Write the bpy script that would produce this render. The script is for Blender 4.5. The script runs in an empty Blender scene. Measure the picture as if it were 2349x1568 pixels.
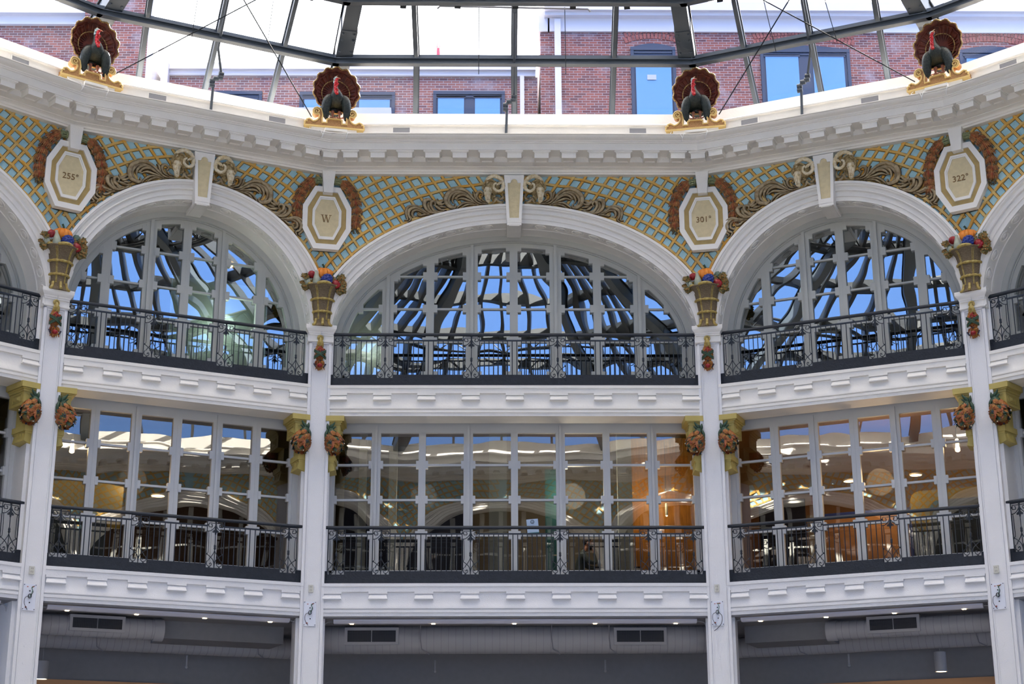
import bpy, bmesh, math, random
from math import sin, cos, pi, sqrt, atan2, hypot, tan, radians
from mathutils import Vector, Matrix, noise
S = bpy.context.scene
COL = S.collection
random.seed(7)
# ------------------------------------------------------------------ camera
CZ = 2.0
TH, YAW, ROLL, CX = 0.3047, 0.0153, -0.0037, -0.5608
fwd = Vector((sin(YAW)*cos(TH), cos(YAW)*cos(TH), sin(TH)))
r0 = Vector((cos(YAW), -sin(YAW), 0)); u0 = r0.cross(fwd)
rt = r0*cos(ROLL) + u0*sin(ROLL); up = -r0*sin(ROLL) + u0*cos(ROLL)
cam = bpy.data.objects.new('camera', bpy.data.cameras.new('camera'))
COL.objects.link(cam)
m = Matrix.Identity(4)
for i in range(3):
    m[i][0] = rt[i]; m[i][1] = up[i]; m[i][2] = -fwd[i]
m[0][3], m[1][3], m[2][3] = CX, 0, CZ
cam.matrix_world = m
cam.data.sensor_width = 36; cam.data.lens = 3669.98/2349*36
cam.data.clip_end = 500
S.camera = cam
# ------------------------------------------------------------------ world and sun
W = bpy.data.worlds.new('sky'); S.world = W; W.use_nodes = True
nt = W.node_tree; nt.nodes.clear()
def wn(t, **k):
    n = nt.nodes.new(t)
    for a, b in k.items(): setattr(n, a, b)
    return n
geo = wn('ShaderNodeNewGeometry'); sep = wn('ShaderNodeSeparateXYZ')
nt.links.new(geo.outputs['Incoming'], sep.inputs[0])      # incoming = -direction
out = wn('ShaderNodeOutputWorld'); bg = wn('ShaderNodeBackground')
mrY = wn('ShaderNodeMapRange'); mrY.inputs['From Min'].default_value = 0.0; mrY.inputs['From Max'].default_value = -0.75
nt.links.new(sep.outputs['Y'], mrY.inputs['Value'])
mrZ = wn('ShaderNodeMapRange'); mrZ.inputs['From Min'].default_value = -0.9; mrZ.inputs['From Max'].default_value = -0.05
nt.links.new(sep.outputs['Z'], mrZ.inputs['Value'])
blue = wn('ShaderNodeMixRGB'); blue.inputs[1].default_value = (0.05, 0.17, 0.64, 1); blue.inputs[2].default_value = (0.20, 0.36, 0.70, 1)
nt.links.new(mrZ.outputs[0], blue.inputs[0])
haze = wn('ShaderNodeMixRGB'); haze.inputs[2].default_value = (2.6, 2.65, 2.75, 1)
nt.links.new(mrY.outputs[0], haze.inputs[0]); nt.links.new(blue.outputs[0], haze.inputs[1])
top = wn('ShaderNodeMixRGB'); top.inputs[2].default_value = (2.1, 1.9, 1.66, 1)
mrT = wn('ShaderNodeMapRange'); mrT.inputs['From Min'].default_value = -0.50; mrT.inputs['From Max'].default_value = -0.80
nt.links.new(sep.outputs['Z'], mrT.inputs['Value']); nt.links.new(mrT.outputs[0], top.inputs[0]); nt.links.new(haze.outputs[0], top.inputs[1])
nt.links.new(top.outputs[0], bg.inputs[0]); bg.inputs[1].default_value = 1.0
nt.links.new(bg.outputs[0], out.inputs[0])
sun = bpy.data.objects.new('sun', bpy.data.lights.new('sun', 'SUN')); COL.objects.link(sun)
sun.data.energy = 14.0; sun.data.angle = radians(0.6); sun.data.color = (1.0, 0.93, 0.82)
sd = Vector((-0.28, -0.80, -0.62)).normalized()
sun.rotation_euler = sd.to_track_quat('-Z', 'Y').to_euler(); sun.location = (0, 60, 60)
S.view_settings.view_transform = 'Standard'; S.view_settings.look = 'None'
S.view_settings.gamma = 1; S.view_settings.exposure = 1.85; S.view_settings.use_curve_mapping = False
cy = S.cycles
cy.max_bounces = 7; cy.diffuse_bounces = 4; cy.glossy_bounces = 3; cy.transmission_bounces = 2; cy.transparent_max_bounces = 12
cy.caustics_reflective = False; cy.caustics_refractive = False
cy.use_denoising = True
# ------------------------------------------------------------------ materials
def mat(name, col, rough=.6, metal=0, var=0, vscale=8, bump=0, bscale=30, col2=None, emit=None, estr=0, stretch=None, detail=3, spec=.4):
    mt = bpy.data.materials.new(name); mt.use_nodes = True
    t = mt.node_tree; b = t.nodes['Principled BSDF']
    b.inputs['Base Color'].default_value = (*col, 1); b.inputs['Roughness'].default_value = rough
    b.inputs['Metallic'].default_value = metal; b.inputs['Specular IOR Level'].default_value = spec
    tc = None
    if var or bump:
        tc = t.nodes.new('ShaderNodeTexCoord'); src = tc.outputs['Object']
        if stretch:
            mp = t.nodes.new('ShaderNodeMapping'); mp.inputs['Scale'].default_value = stretch
            t.links.new(src, mp.inputs[0]); src = mp.outputs[0]
    if var:
        n = t.nodes.new('ShaderNodeTexNoise'); n.inputs['Scale'].default_value = vscale; n.inputs['Detail'].default_value = detail
        t.links.new(src, n.inputs['Vector'])
        rp = t.nodes.new('ShaderNodeMapRange'); rp.inputs['From Min'].default_value = .35; rp.inputs['From Max'].default_value = .65
        t.links.new(n.outputs['Fac'], rp.inputs['Value'])
        mx = t.nodes.new('ShaderNodeMixRGB')
        mx.inputs[1].default_value = (*col, 1)
        c2 = col2 or tuple(c*(1-var) for c in col)
        mx.inputs[2].default_value = (*c2, 1)
        t.links.new(rp.outputs[0], mx.inputs[0]); t.links.new(mx.outputs[0], b.inputs['Base Color'])
    if bump:
        n2 = t.nodes.new('ShaderNodeTexNoise'); n2.inputs['Scale'].default_value = bscale
        t.links.new(src, n2.inputs['Vector'])
        bp = t.nodes.new('ShaderNodeBump'); bp.inputs['Strength'].default_value = bump; bp.inputs['Distance'].default_value = .02
        t.links.new(n2.outputs['Fac'], bp.inputs['Height']); t.links.new(bp.outputs[0], b.inputs['Normal'])
    if emit:
        b.inputs['Emission Color'].default_value = (*emit, 1); b.inputs['Emission Strength'].default_value = estr
    return mt
def glass(name, fac, tint, wave=0, wscale=1.0, rcol=(1, 1, 1)):
    mt = bpy.data.materials.new(name); mt.use_nodes = True; t = mt.node_tree; t.nodes.clear()
    o = t.nodes.new('ShaderNodeOutputMaterial'); mx = t.nodes.new('ShaderNodeMixShader')
    tr = t.nodes.new('ShaderNodeBsdfTransparent'); gl = t.nodes.new('ShaderNodeBsdfGlossy')
    tr.inputs[0].default_value = (*tint, 1); gl.inputs['Roughness'].default_value = 0.0; gl.inputs[0].default_value = (*rcol, 1)
    mx.inputs[0].default_value = fac
    t.links.new(tr.outputs[0], mx.inputs[1]); t.links.new(gl.outputs[0], mx.inputs[2]); t.links.new(mx.outputs[0], o.inputs[0])
    if wave:
        g = t.nodes.new('ShaderNodeTexCoord'); oi = t.nodes.new('ShaderNodeObjectInfo')
        ad = t.nodes.new('ShaderNodeVectorMath'); ad.operation = 'MULTIPLY_ADD'
        ad.inputs[1].default_value = (1, 1, 1); 
        t.links.new(g.outputs['Object'], ad.inputs[0])
        sc = t.nodes.new('ShaderNodeVectorMath'); sc.operation = 'SCALE'; sc.inputs[0].default_value = (13, 7, 5)
        t.links.new(oi.outputs['Random'], sc.inputs['Scale']); t.links.new(sc.outputs[0], ad.inputs[2])
        n = t.nodes.new('ShaderNodeTexNoise'); n.inputs['Scale'].default_value = wscale; n.inputs['Detail'].default_value = 0.5
        t.links.new(ad.outputs[0], n.inputs['Vector'])
        bp = t.nodes.new('ShaderNodeBump'); bp.inputs['Strength'].default_value = 1.0; bp.inputs['Distance'].default_value = wave
        t.links.new(n.outputs['Fac'], bp.inputs['Height']); t.links.new(bp.outputs[0], gl.inputs['Normal'])
    return mt
M = {}
M['white'] = mat('painted_plaster_white', (.84, .815, .765), .55, bump=.12, bscale=25, var=.04, vscale=3)
M['white2'] = mat('painted_column_white', (.79, .79, .80), .5, bump=.25, bscale=60, var=.03, vscale=2)
M['blue'] = mat('sky_blue_plaster', (.40, .63, .69), .7, bump=.5, bscale=14, var=.18, vscale=5, col2=(.31, .56, .65))
M['gold'] = mat('ochre_lattice_paint', (.66, .34, .045), .5, var=1, vscale=7, col2=(.60, .44, .17), bump=.3, bscale=20)
M['bronze'] = mat('antique_bronze_glaze', (.44, .35, .21), .4, var=1, vscale=12, col2=(.24, .17, .085), bump=.2, bscale=30)
M['umber'] = mat('umber_shade_stain', (.085, .045, .012), .7)  # umber for painted-in shade behind scrolls and garlands, plus the lattice's stained and shaded edges
M['rod'] = mat('dull_dark_steel', (.03, .034, .04), .9, spec=.1)
M['ivory'] = mat('ivory_glaze', (.78, .70, .52), .5, var=1, vscale=14, col2=(.60, .47, .26), bump=.3, bscale=40)
M['fleece'] = mat('fleece_glaze', (.50, .39, .20), .6, var=1, vscale=26, col2=(.27, .18, .07), bump=.6, bscale=40)
M['beige'] = mat('beige_panel_paint', (.66, .56, .34), .6, var=.12, vscale=9, bump=.3, bscale=18)
M['tan'] = mat('tan_gold_paint', (.47, .34, .13), .45, var=.15, vscale=6, bump=.15, bscale=14)
M['letter'] = mat('engraved_brown', (.20, .11, .035), .6)
M['stalk'] = mat('green_stalk_glaze', (.30, .32, .16), .5, var=1, vscale=30, col2=(.14, .17, .08), bump=.3)
M['leafo'] = mat('orange_leaf_glaze', (.44, .20, .06), .5, var=1, vscale=18, col2=(.20, .06, .025), bump=.3)
M['leafr'] = mat('red_leaf_glaze', (.34, .035, .02), .5, var=1, vscale=14, col2=(.45, .16, .05))
M['leafy'] = mat('yellow_leaf_glaze', (.38, .16, .02), .5, var=1, vscale=9, col2=(.22, .05, .012), bump=.3)
M['leafg'] = mat('mixed_leaf_glaze', (.10, .14, .06), .5, var=1, vscale=28, col2=(.36, .16, .03), bump=.3)
M['berry'] = mat('dark_bronze_berry', (.16, .12, .06), .35, var=.4, vscale=30)
M['pumpkin'] = mat('pumpkin_orange', (.80, .27, .03), .4, var=1, vscale=5, col2=(.70, .20, .015), bump=.2, bscale=25)
M['dkgreen'] = mat('dark_green_glaze', (.035, .085, .045), .4, var=.4, vscale=12, bump=.2)
M['sage'] = mat('sage_gourd_glaze', (.11, .17, .13), .4, var=.4, vscale=9, bump=.2)
M['red'] = mat('crimson_glaze', (.36, .015, .02), .3, var=.4, vscale=8)
M['palegourd'] = mat('pale_gourd_glaze', (.42, .46, .36), .4, var=.25, vscale=10, bump=.2)
M['darkberry'] = mat('blue_black_berry', (.02, .024, .05), .3)
M['indigo'] = mat('indigo_glaze', (.025, .05, .26), .3)
M['wicker'] = mat('wicker_glaze', (.11, .07, .035), .7, var=1, vscale=9, col2=(.27, .21, .13), stretch=(4, 4, 30), bump=.5)
M['ygold'] = mat('yellow_gold_glaze', (.50, .40, .13), .4, var=1, vscale=22, col2=(.34, .22, .05))
M['bracket'] = mat('mustard_bracket_paint', (.50, .40, .12), .55, var=.08, vscale=4, bump=.1)
M['iron'] = mat('blue_black_iron', (.011, .017, .028), .4, bump=.08, spec=.5)
M['kerb'] = mat('blue_black_render', (.012, .017, .027), .55, bump=.5, bscale=30, var=.3, vscale=10)
M['frame'] = mat('grey_window_paint', (.47, .48, .45), .45)
M['frame2'] = mat('pale_window_paint', (.56, .57, .57), .45)
M['steel'] = mat('grey_painted_steel', (.058, .072, .09), .45, bump=.1, bscale=60)
M['steel2'] = mat('dark_steel', (.012, .015, .020), .5)
M['glassu'] = glass('upper_window_glass', .32, (.60, .64, .62), .007, .9, (.95, .98, 1))
M['glassl'] = glass('lower_window_glass', .115, (.70, .70, .68), .004, .9)
M['glassd'] = glass('roof_glass', .003, (.975, .98, .985))
M['fan'] = mat('chestnut_tail_glaze', (.16, .03, .012), .45, var=1, vscale=10, col2=(.08, .014, .008))
M['fangold'] = mat('gilded_tail_edge', (.50, .33, .10), .35, var=1, vscale=30, col2=(.14, .05, .02))
M['plume'] = mat('dark_plumage_glaze', (.006, .012, .012), .35, var=1, vscale=30, col2=(.022, .032, .028), bump=.6, bscale=60)
M['wattle'] = mat('scarlet_wattle', (.50, .008, .015), .35, bump=.4, bscale=30)
M['head'] = mat('pale_blue_head', (.42, .55, .56), .4)
M['beak'] = mat('salmon_beak', (.55, .22, .12), .4)
M['foot'] = mat('brown_feet', (.25, .09, .05), .5)
M['cream'] = mat('cream_scroll_paint', (.70, .50, .19), .5, var=.08)
M['clay'] = mat('clay_stippled_paint', (.52, .28, .11), .7, var=.35, vscale=60, bump=.5, bscale=80)
M['outlet'] = mat('ivory_plastic', (.60, .59, .52), .4)
M['plate'] = mat('bare_metal_plate', (.75, .78, .86), .35, bump=.05)
M['black'] = mat('black_plastic', (.012, .012, .014), .4)
M['wire'] = mat('copper_red_wire', (.35, .06, .03), .5)
M['gwire'] = mat('green_wire', (.02, .18, .10), .5)
M['wwire'] = mat('white_wire', (.7, .7, .7), .5)
M['duct'] = mat('painted_duct', (.36, .36, .38), .5, bump=.05)
M['ductl'] = mat('duct_seam', (.25, .25, .27), .6)
M['grille'] = mat('black_grille', (.010, .011, .016), .5)
M['bulk'] = mat('grey_bulkhead_paint', (.23, .23, .245), .7, var=.05)
M['bar'] = mat('brushed_light_housing', (.66, .67, .78), .4)
M['lampw'] = mat('warm_lamp', (1, .8, .5), .5, emit=(1, .72, .38), estr=6)
M['ochrewall'] = mat('ochre_trim_light', (.60, .32, .15), .6)
M['bldgtrim'] = mat('pale_coping_metal', (.62, .58, .60), .5)
M['bldgwin'] = mat('slate_blue_frame', (.035, .052, .095), .5)
M['bldgglass'] = glass('street_window_glass', .25, (.75, .85, .95), .01, 1)
M['blind'] = mat('white_blind', (.45, .58, .74), .6)
M['pinkred'] = mat('pink_red_plastic', (.80, .06, .10), .5)
M['roof'] = mat('roof_membrane', (.42, .44, .50), .7)
def brickmat(name, c1, c2, mortar):
    mt = bpy.data.materials.new(name); mt.use_nodes = True; t = mt.node_tree; b = t.nodes['Principled BSDF']
    b.inputs['Roughness'].default_value = .85
    tc = t.nodes.new('ShaderNodeTexCoord'); mp = t.nodes.new('ShaderNodeMapping')
    mp.inputs['Rotation'].default_value = (radians(90), 0, 0)
    br = t.nodes.new('ShaderNodeTexBrick'); br.inputs['Scale'].default_value = 1.0
    br.inputs['Brick Width'].default_value = .235; br.inputs['Row Height'].default_value = .0785; br.inputs['Mortar Size'].default_value = .008
    br.inputs['Color1'].default_value = (*c1, 1); br.inputs['Color2'].default_value = (*c2, 1); br.inputs['Mortar'].default_value = (*mortar, 1)
    br.offset = .5; br.inputs['Bias'].default_value = -.1
    t.links.new(tc.outputs['Object'], mp.inputs[0]); t.links.new(mp.outputs[0], br.inputs['Vector'])
    n = t.nodes.new('ShaderNodeTexNoise'); n.inputs['Scale'].default_value = 1.2; n.inputs['Detail'].default_value = 5
    t.links.new(tc.outputs['Object'], n.inputs['Vector'])
    mr = t.nodes.new('ShaderNodeMapRange'); mr.inputs['From Min'].default_value = .55; mr.inputs['From Max'].default_value = .72; mr.inputs['To Max'].default_value = .55
    t.links.new(n.outputs['Fac'], mr.inputs['Value'])
    mx = t.nodes.new('ShaderNodeMixRGB'); mx.inputs[2].default_value = (.34, .31, .35, 1)
    t.links.new(mr.outputs[0], mx.inputs[0]); t.links.new(br.outputs[0], mx.inputs[1]); t.links.new(mx.outputs[0], b.inputs['Base Color'])
    return mt
M['brick'] = brickmat('red_brick', (.27, .085, .065), (.105, .042, .05), (.33, .28, .29))
M['brick2'] = brickmat('weathered_brick', (.30, .115, .09), (.13, .06, .075), (.38, .34, .35))
# ------------------------------------------------------------------ mesh builder
class MB:
    def __init__(s): s.v = []; s.f = []
    def add(s, vs, fs):
        o = len(s.v); s.v += [tuple(v) for v in vs]; s.f += [tuple(i+o for i in f) for f in fs]; return s
    def box(s, x0, x1, y0, y1, z0, z1):
        return s.add([(x0,y0,z0),(x1,y0,z0),(x1,y1,z0),(x0,y1,z0),(x0,y0,z1),(x1,y0,z1),(x1,y1,z1),(x0,y1,z1)],
                     [(0,3,2,1),(4,5,6,7),(0,1,5,4),(1,2,6,5),(2,3,7,6),(3,0,4,7)])
    def beam(s, p, q, w, h, upv=(0,0,1)):
        p, q = Vector(p), Vector(q); d = (q-p).normalized(); sx = d.cross(Vector(upv)).normalized(); sz = sx.cross(d)
        vs = [a + sx*i*w/2 + sz*j*h/2 for a in (p, q) for i, j in ((-1,-1),(1,-1),(1,1),(-1,1))]
        return s.add(vs, [(0,3,2,1),(4,5,6,7),(0,1,5,4),(1,2,6,5),(2,3,7,6),(3,0,4,7)])
    def prism(s, poly, y0, y1):       # poly in (x,z), counter-clockwise seen from -y
        n = len(poly)
        s.add([(x,y0,z) for x, z in poly] + [(x,y1,z) for x, z in poly],
              [tuple(range(n)), tuple(range(2*n-1, n-1, -1))] + [(i, i+n, (i+1)%n+n, (i+1)%n) for i in range(n)])
        return s
    def tube(s, pts, r, n=6, ry=None, caps=True, flat=None):
        pts = [Vector(p) for p in pts]; k = len(pts)
        rs = r if isinstance(r, (list, tuple)) else [r]*k
        ref = Vector(flat) if flat else None; prev = None; vs = []
        for i, p in enumerate(pts):
            d = (pts[min(i+1,k-1)] - pts[max(i-1,0)])
            if d.length < 1e-9: d = Vector((0,0,1))
            d.normalize()
            if ref is not None: a = ref - d*ref.dot(d)
            elif prev is None: a = d.orthogonal()
            else: a = prev - d*prev.dot(d)
            if a.length < 1e-6: a = d.orthogonal()
            a.normalize(); b = d.cross(a); prev = a
            f = ry if ry else 1
            for j in range(n):
                t = 2*pi*j/n; vs.append(p + a*cos(t)*rs[i]*f + b*sin(t)*rs[i])
        fs = [(i*n+j, i*n+(j+1)%n, (i+1)*n+(j+1)%n, (i+1)*n+j) for i in range(k-1) for j in range(n)]
        if caps: fs += [tuple(range(n-1,-1,-1)), tuple((k-1)*n+j for j in range(n))]
        return s.add(vs, fs)
    def lathe(s, prof, c=(0,0,0), n=20, fx=None, sy=1):
        k = len(prof); vs = []
        for i, (r, z) in enumerate(prof):
            for j in range(n):
                t = 2*pi*j/n; rr = r*(fx(t, i) if fx else 1); vs.append((c[0]+rr*cos(t), c[1]+rr*sin(t)*sy, c[2]+z))
        fs = [(i*n+j, i*n+(j+1)%n, (i+1)*n+(j+1)%n, (i+1)*n+j) for i in range(k-1) for j in range(n)]
        fs += [tuple(range(n-1,-1,-1)), tuple((k-1)*n+j for j in range(n))]
        return s.add(vs, fs)
    def ball(s, c, r, n=10, m=7, fn=None, rot=None):
        if not isinstance(r, (tuple, list)): r = (r, r, r)
        vs = []; R = rot or Matrix.Identity(3)
        for i in range(m+1):
            ph = pi*i/m
            for j in range(n):
                t = 2*pi*j/n; q = fn(t, ph) if fn else 1
                vs.append(Vector(c) + R @ Vector((r[0]*sin(ph)*cos(t)*q, r[1]*sin(ph)*sin(t)*q, r[2]*cos(ph)*(q if fn is None else (q+1)/2))))
        return s.add(vs, [(i*n+j, (i+1)*n+j, (i+1)*n+(j+1)%n, i*n+(j+1)%n) for i in range(m) for j in range(n)])
    def mirror(s):
        o = MB(); o.v = [(-x,y,z) for x,y,z in s.v]; o.f = [tuple(reversed(f)) for f in s.f]; return o
    def moved(s, mtx):
        o = MB(); o.v = [tuple(mtx @ Vector(v)) for v in s.v]; o.f = list(s.f); return o
    def join(s, o): return s.add(o.v, o.f)
    def mesh(s, name, mt, smooth=35):
        me = bpy.data.meshes.new(name); me.from_pydata(s.v, [], s.f); me.update()
        if mt: me.materials.append(M[mt] if isinstance(mt, str) else mt)
        bm = bmesh.new(); bm.from_mesh(me)
        bmesh.ops.recalc_face_normals(bm, faces=bm.faces); bm.to_mesh(me); bm.free()
        if smooth:
            me.polygons.foreach_set('use_smooth', [True]*len(me.polygons)); me.set_sharp_from_angle(angle=radians(smooth))
        return me
    def build(s, name, mt, parent=None, smooth=35, mtx=None):
        return link(name, s.mesh(name, mt, smooth), parent, mtx)
def link(name, me, parent=None, mtx=None):
    o = bpy.data.objects.new(name, me); COL.objects.link(o)
    if parent: o.parent = parent
    if mtx is not None: o.matrix_basis = mtx
    return o
def tag(o, label, cat, group=None, kind=None):
    o['label'] = label; o['category'] = cat
    if group: o['group'] = group
    if kind: o['kind'] = kind
    return o
def empty(name, mtx=None):
    o = bpy.data.objects.new(name, None); COL.objects.link(o); o.empty_display_size = .1
    if mtx is not None: o.matrix_basis = mtx
    return o
def thing(name, label, cat, mtx=None, group=None): return tag(empty(name, mtx), label, cat, group)
def struct(o, label=None, cat=None):
    o['kind'] = 'structure'
    if label: o['label'] = label
    if cat: o['category'] = cat
    return o
def copy_tree(o, parent=None, mtx=None):
    c = o.copy(); COL.objects.link(c); c.parent = parent
    for ch in list(o.children): copy_tree(ch, c)
    if mtx is not None: c.matrix_basis = mtx
    return c
def bez(pts, n=8):           # Catmull-Rom through the given points
    P = [Vector(p) for p in pts]; P = [P[0]*2-P[1]] + P + [P[-1]*2-P[-2]]; o = []
    for i in range(1, len(P)-2):
        a, b, c, d = P[i-1:i+3]
        for k in range(n):
            t = k/n
            o.append(.5*((2*b) + (c-a)*t + (2*a-5*b+4*c-d)*t*t + (3*b-a-3*c+d)*t**3))
    o.append(P[-2]); return o
def taper(n, r0, r1, r2, mid=.5):
    o = []
    for i in range(n):
        t = i/(n-1); o.append(r0+(r1-r0)*t/mid if t < mid else r1+(r2-r1)*(t-mid)/(1-mid))
    return o
# ------------------------------------------------------------------ the polygon of the rotunda
AW, AW2, WW, WN, DD = 0.4303, 0.3286, 8.4, 5.626, 33.0325
L0 = Vector((-WW/2, DD)); L1 = L0 + Vector((-cos(AW), -sin(AW)))*WN; L2 = L1 + Vector((-cos(AW+AW2), -sin(AW+AW2)))*WW
CEN = Vector((0, 18.3)); OPP = lambda p: CEN*2-p
mx_ = lambda p: Vector((-p.x, p.y))
POLY = [mx_(L2), mx_(L1), mx_(L0), L0, L1, L2]          # right to left seen from the camera (counter-clockwise)
POLY = POLY + [OPP(p) for p in POLY]
NP = len(POLY)
class Bay: pass
BAYS = []
for i in range(NP):
    A, B = POLY[i], POLY[(i+1) % NP]                     # A is the right end, B the left end seen from inside
    b = Bay(); b.W = (A-B).length; b.c = (A+B)/2; d = (A-B).normalized(); b.t = atan2(d.y, d.x); b.i = i
    BAYS.append(b)
for i, b in enumerate(BAYS):
    wrap = lambda x: (x+pi) % (2*pi)-pi
    b.pr = abs(wrap(BAYS[i-1].t-b.t)); b.pl = abs(wrap(BAYS[(i+1) % NP].t-b.t))
    b.M = Matrix.Translation((b.c.x, b.c.y, 0)) @ Matrix.Rotation(b.t, 4, 'Z')
FARR, RIGHT, CENTRE, LEFT, FARL = BAYS[0], BAYS[1], BAYS[2], BAYS[3], BAYS[4]
FRONT = [(FARL, 'far_left'), (LEFT, 'left'), (CENTRE, 'centre'), (RIGHT, 'right'), (FARR, 'far_right')]
WHERE = {'far_left': 'at the far left edge', 'left': 'of the left bay beside the 255 plaque', 'centre': 'of the wide middle bay',
         'right': 'of the right bay beside the 322 plaque', 'far_right': 'at the far right edge'}
CN = {'255': 'outermost left', 'W': 'inner left', '301': 'inner right', '322': 'outermost right'}
def corner(i):              # frame at polygon corner i, facing the centre of the rotunda
    b0, b1 = BAYS[i-1], BAYS[i]; p = POLY[i]
    t = atan2(sin(b0.t)+sin(b1.t), cos(b0.t)+cos(b1.t))
    return Matrix.Translation((p.x, p.y, 0)) @ Matrix.Rotation(t, 4, 'Z')
CORN = {'255': 4, 'W': 3, '301': 2, '322': 1}
def wt(b, s, n, z): return b.M @ Vector((s, -n, z))
# ------------------------------------------------------------------ arches and mouldings
def arch_of(b):
    return (3.98, 2.64, 12.5) if b.W > 7.5 else ((2.6, 2.67, 12.5) if b.W < 6 else (b.W/2-.22, 2.65, 12.5))
def ez(a, b, z0, x): return z0 + b*sqrt(max(0, 1-(x/a)**2))
def mold(b, prof, name, mt, parent=None, inset=0, smooth=30, closed=True, gap=None):
    """profile (n,z) run along the bay and mitred at both corners"""
    g = MB(); tl, tr = tan(b.pl/2), tan(b.pr/2); k = len(prof)
    xl = [-(b.W/2 - n*tl) + inset for n, z in prof]; xr = [(b.W/2 - n*tr) - inset for n, z in prof]
    if gap: xl = [-b.W/2+gap]*k; xr = [b.W/2-gap]*k
    vs = [(xl[i], -n, z) for i, (n, z) in enumerate(prof)] + [(xr[i], -n, z) for i, (n, z) in enumerate(prof)]
    fs = [(i, (i+1) % k, (i+1) % k+k, i+k) for i in range(k if closed else k-1)] + [tuple(range(k)), tuple(range(2*k-1, k-1, -1))]
    g.add(vs, fs)
    return g.build(name, mt, parent, smooth, None if parent else b.M)
def sweep(b, prof, z_end=11.40, N=72, clamp=True, tl=True):
    """profile (d,n): d outward from the inner ellipse, n towards the viewer; swept round the arch and down its legs"""
    a, bb, z0 = arch_of(b); path = []
    path += [(-a, z_end, -1, 0), (-a, 12.46, -1, 0)]
    for i in range(N+1):
        t = pi - pi*i/N; x, z = a*cos(t), z0+bb*sin(t)
        nx, nz = cos(t)/a, sin(t)/bb; l = hypot(nx, nz); path.append((x, z, nx/l, nz/l))
    path += [(a, 12.46, 1, 0), (a, z_end, 1, 0)]
    g = MB(); k = len(prof); vs = []
    for x, z, nx, nz in path:
        for d, n in prof:
            if z < 12.47: n = min(n, -.03)
            X = x+nx*d; lim = b.W/2 - max(n, 0)*tan((b.pr if X > 0 else b.pl)/2)
            if clamp: X = max(-lim, min(lim, X))
            vs.append((X, -n, z+nz*d))
    fs = [(i*k+j, i*k+(j+1) % k, (i+1)*k+(j+1) % k, (i+1)*k+j) for i in range(len(path)-1) for j in range(k)]
    fs += [tuple(range(k)), tuple((len(path)-1)*k+j for j in range(k-1, -1, -1))]
    return g.add(vs, fs)
ARCHIV = [(.41,-.05),(.41,.16),(.355,.16),(.345,.125),(.325,.12),(.30,.07),(.25,.045),(.238,.045),(.234,.105),(.215,.115),(.20,.10),(.196,.055),(.097,.055),(.088,.025),(.0,.02),(0,-.30),(.02,-.305),(.02,-.34),(0,-.35),(0,-.74),(.2,-.74),(.2,-.05)]
def spandrel(b, zt=16.3, z_end=12.0):
    a, bb, z0 = arch_of(b); a += .2; bb += .2; g = MB(); n = 60; vs = []; xs = []
    for i in range(n+1): xs.append(-a*cos(pi*i/n))
    cols = [(-b.W/2, z_end)] + [(x, ez(a, bb, z0, x)) for x in xs] + [(b.W/2, z_end)]
    cols = [c for c in cols if abs(c[0]) <= b.W/2+1e-6]
    if a > b.W/2:
        e = ez(a, bb, z0, b.W/2); cols[0] = (-b.W/2, e); cols[-1] = (b.W/2, e)
    for y in (0, .35):
        for x, z in cols:
            vs += [(x, y, z), (x, y, zt)]
    m_ = len(cols); fs = []
    for i in range(m_-1):
        fs += [(2*i, 2*i+2, 2*i+3, 2*i+1), (2*m_+2*i, 2*m_+2*i+1, 2*m_+2*i+3, 2*m_+2*i+2), (2*i, 2*m_+2*i, 2*m_+2*i+2, 2*i+2), (2*i+1, 2*i+3, 2*m_+2*i+3, 2*m_+2*i+1)]
    return g.add(vs, fs)
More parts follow.
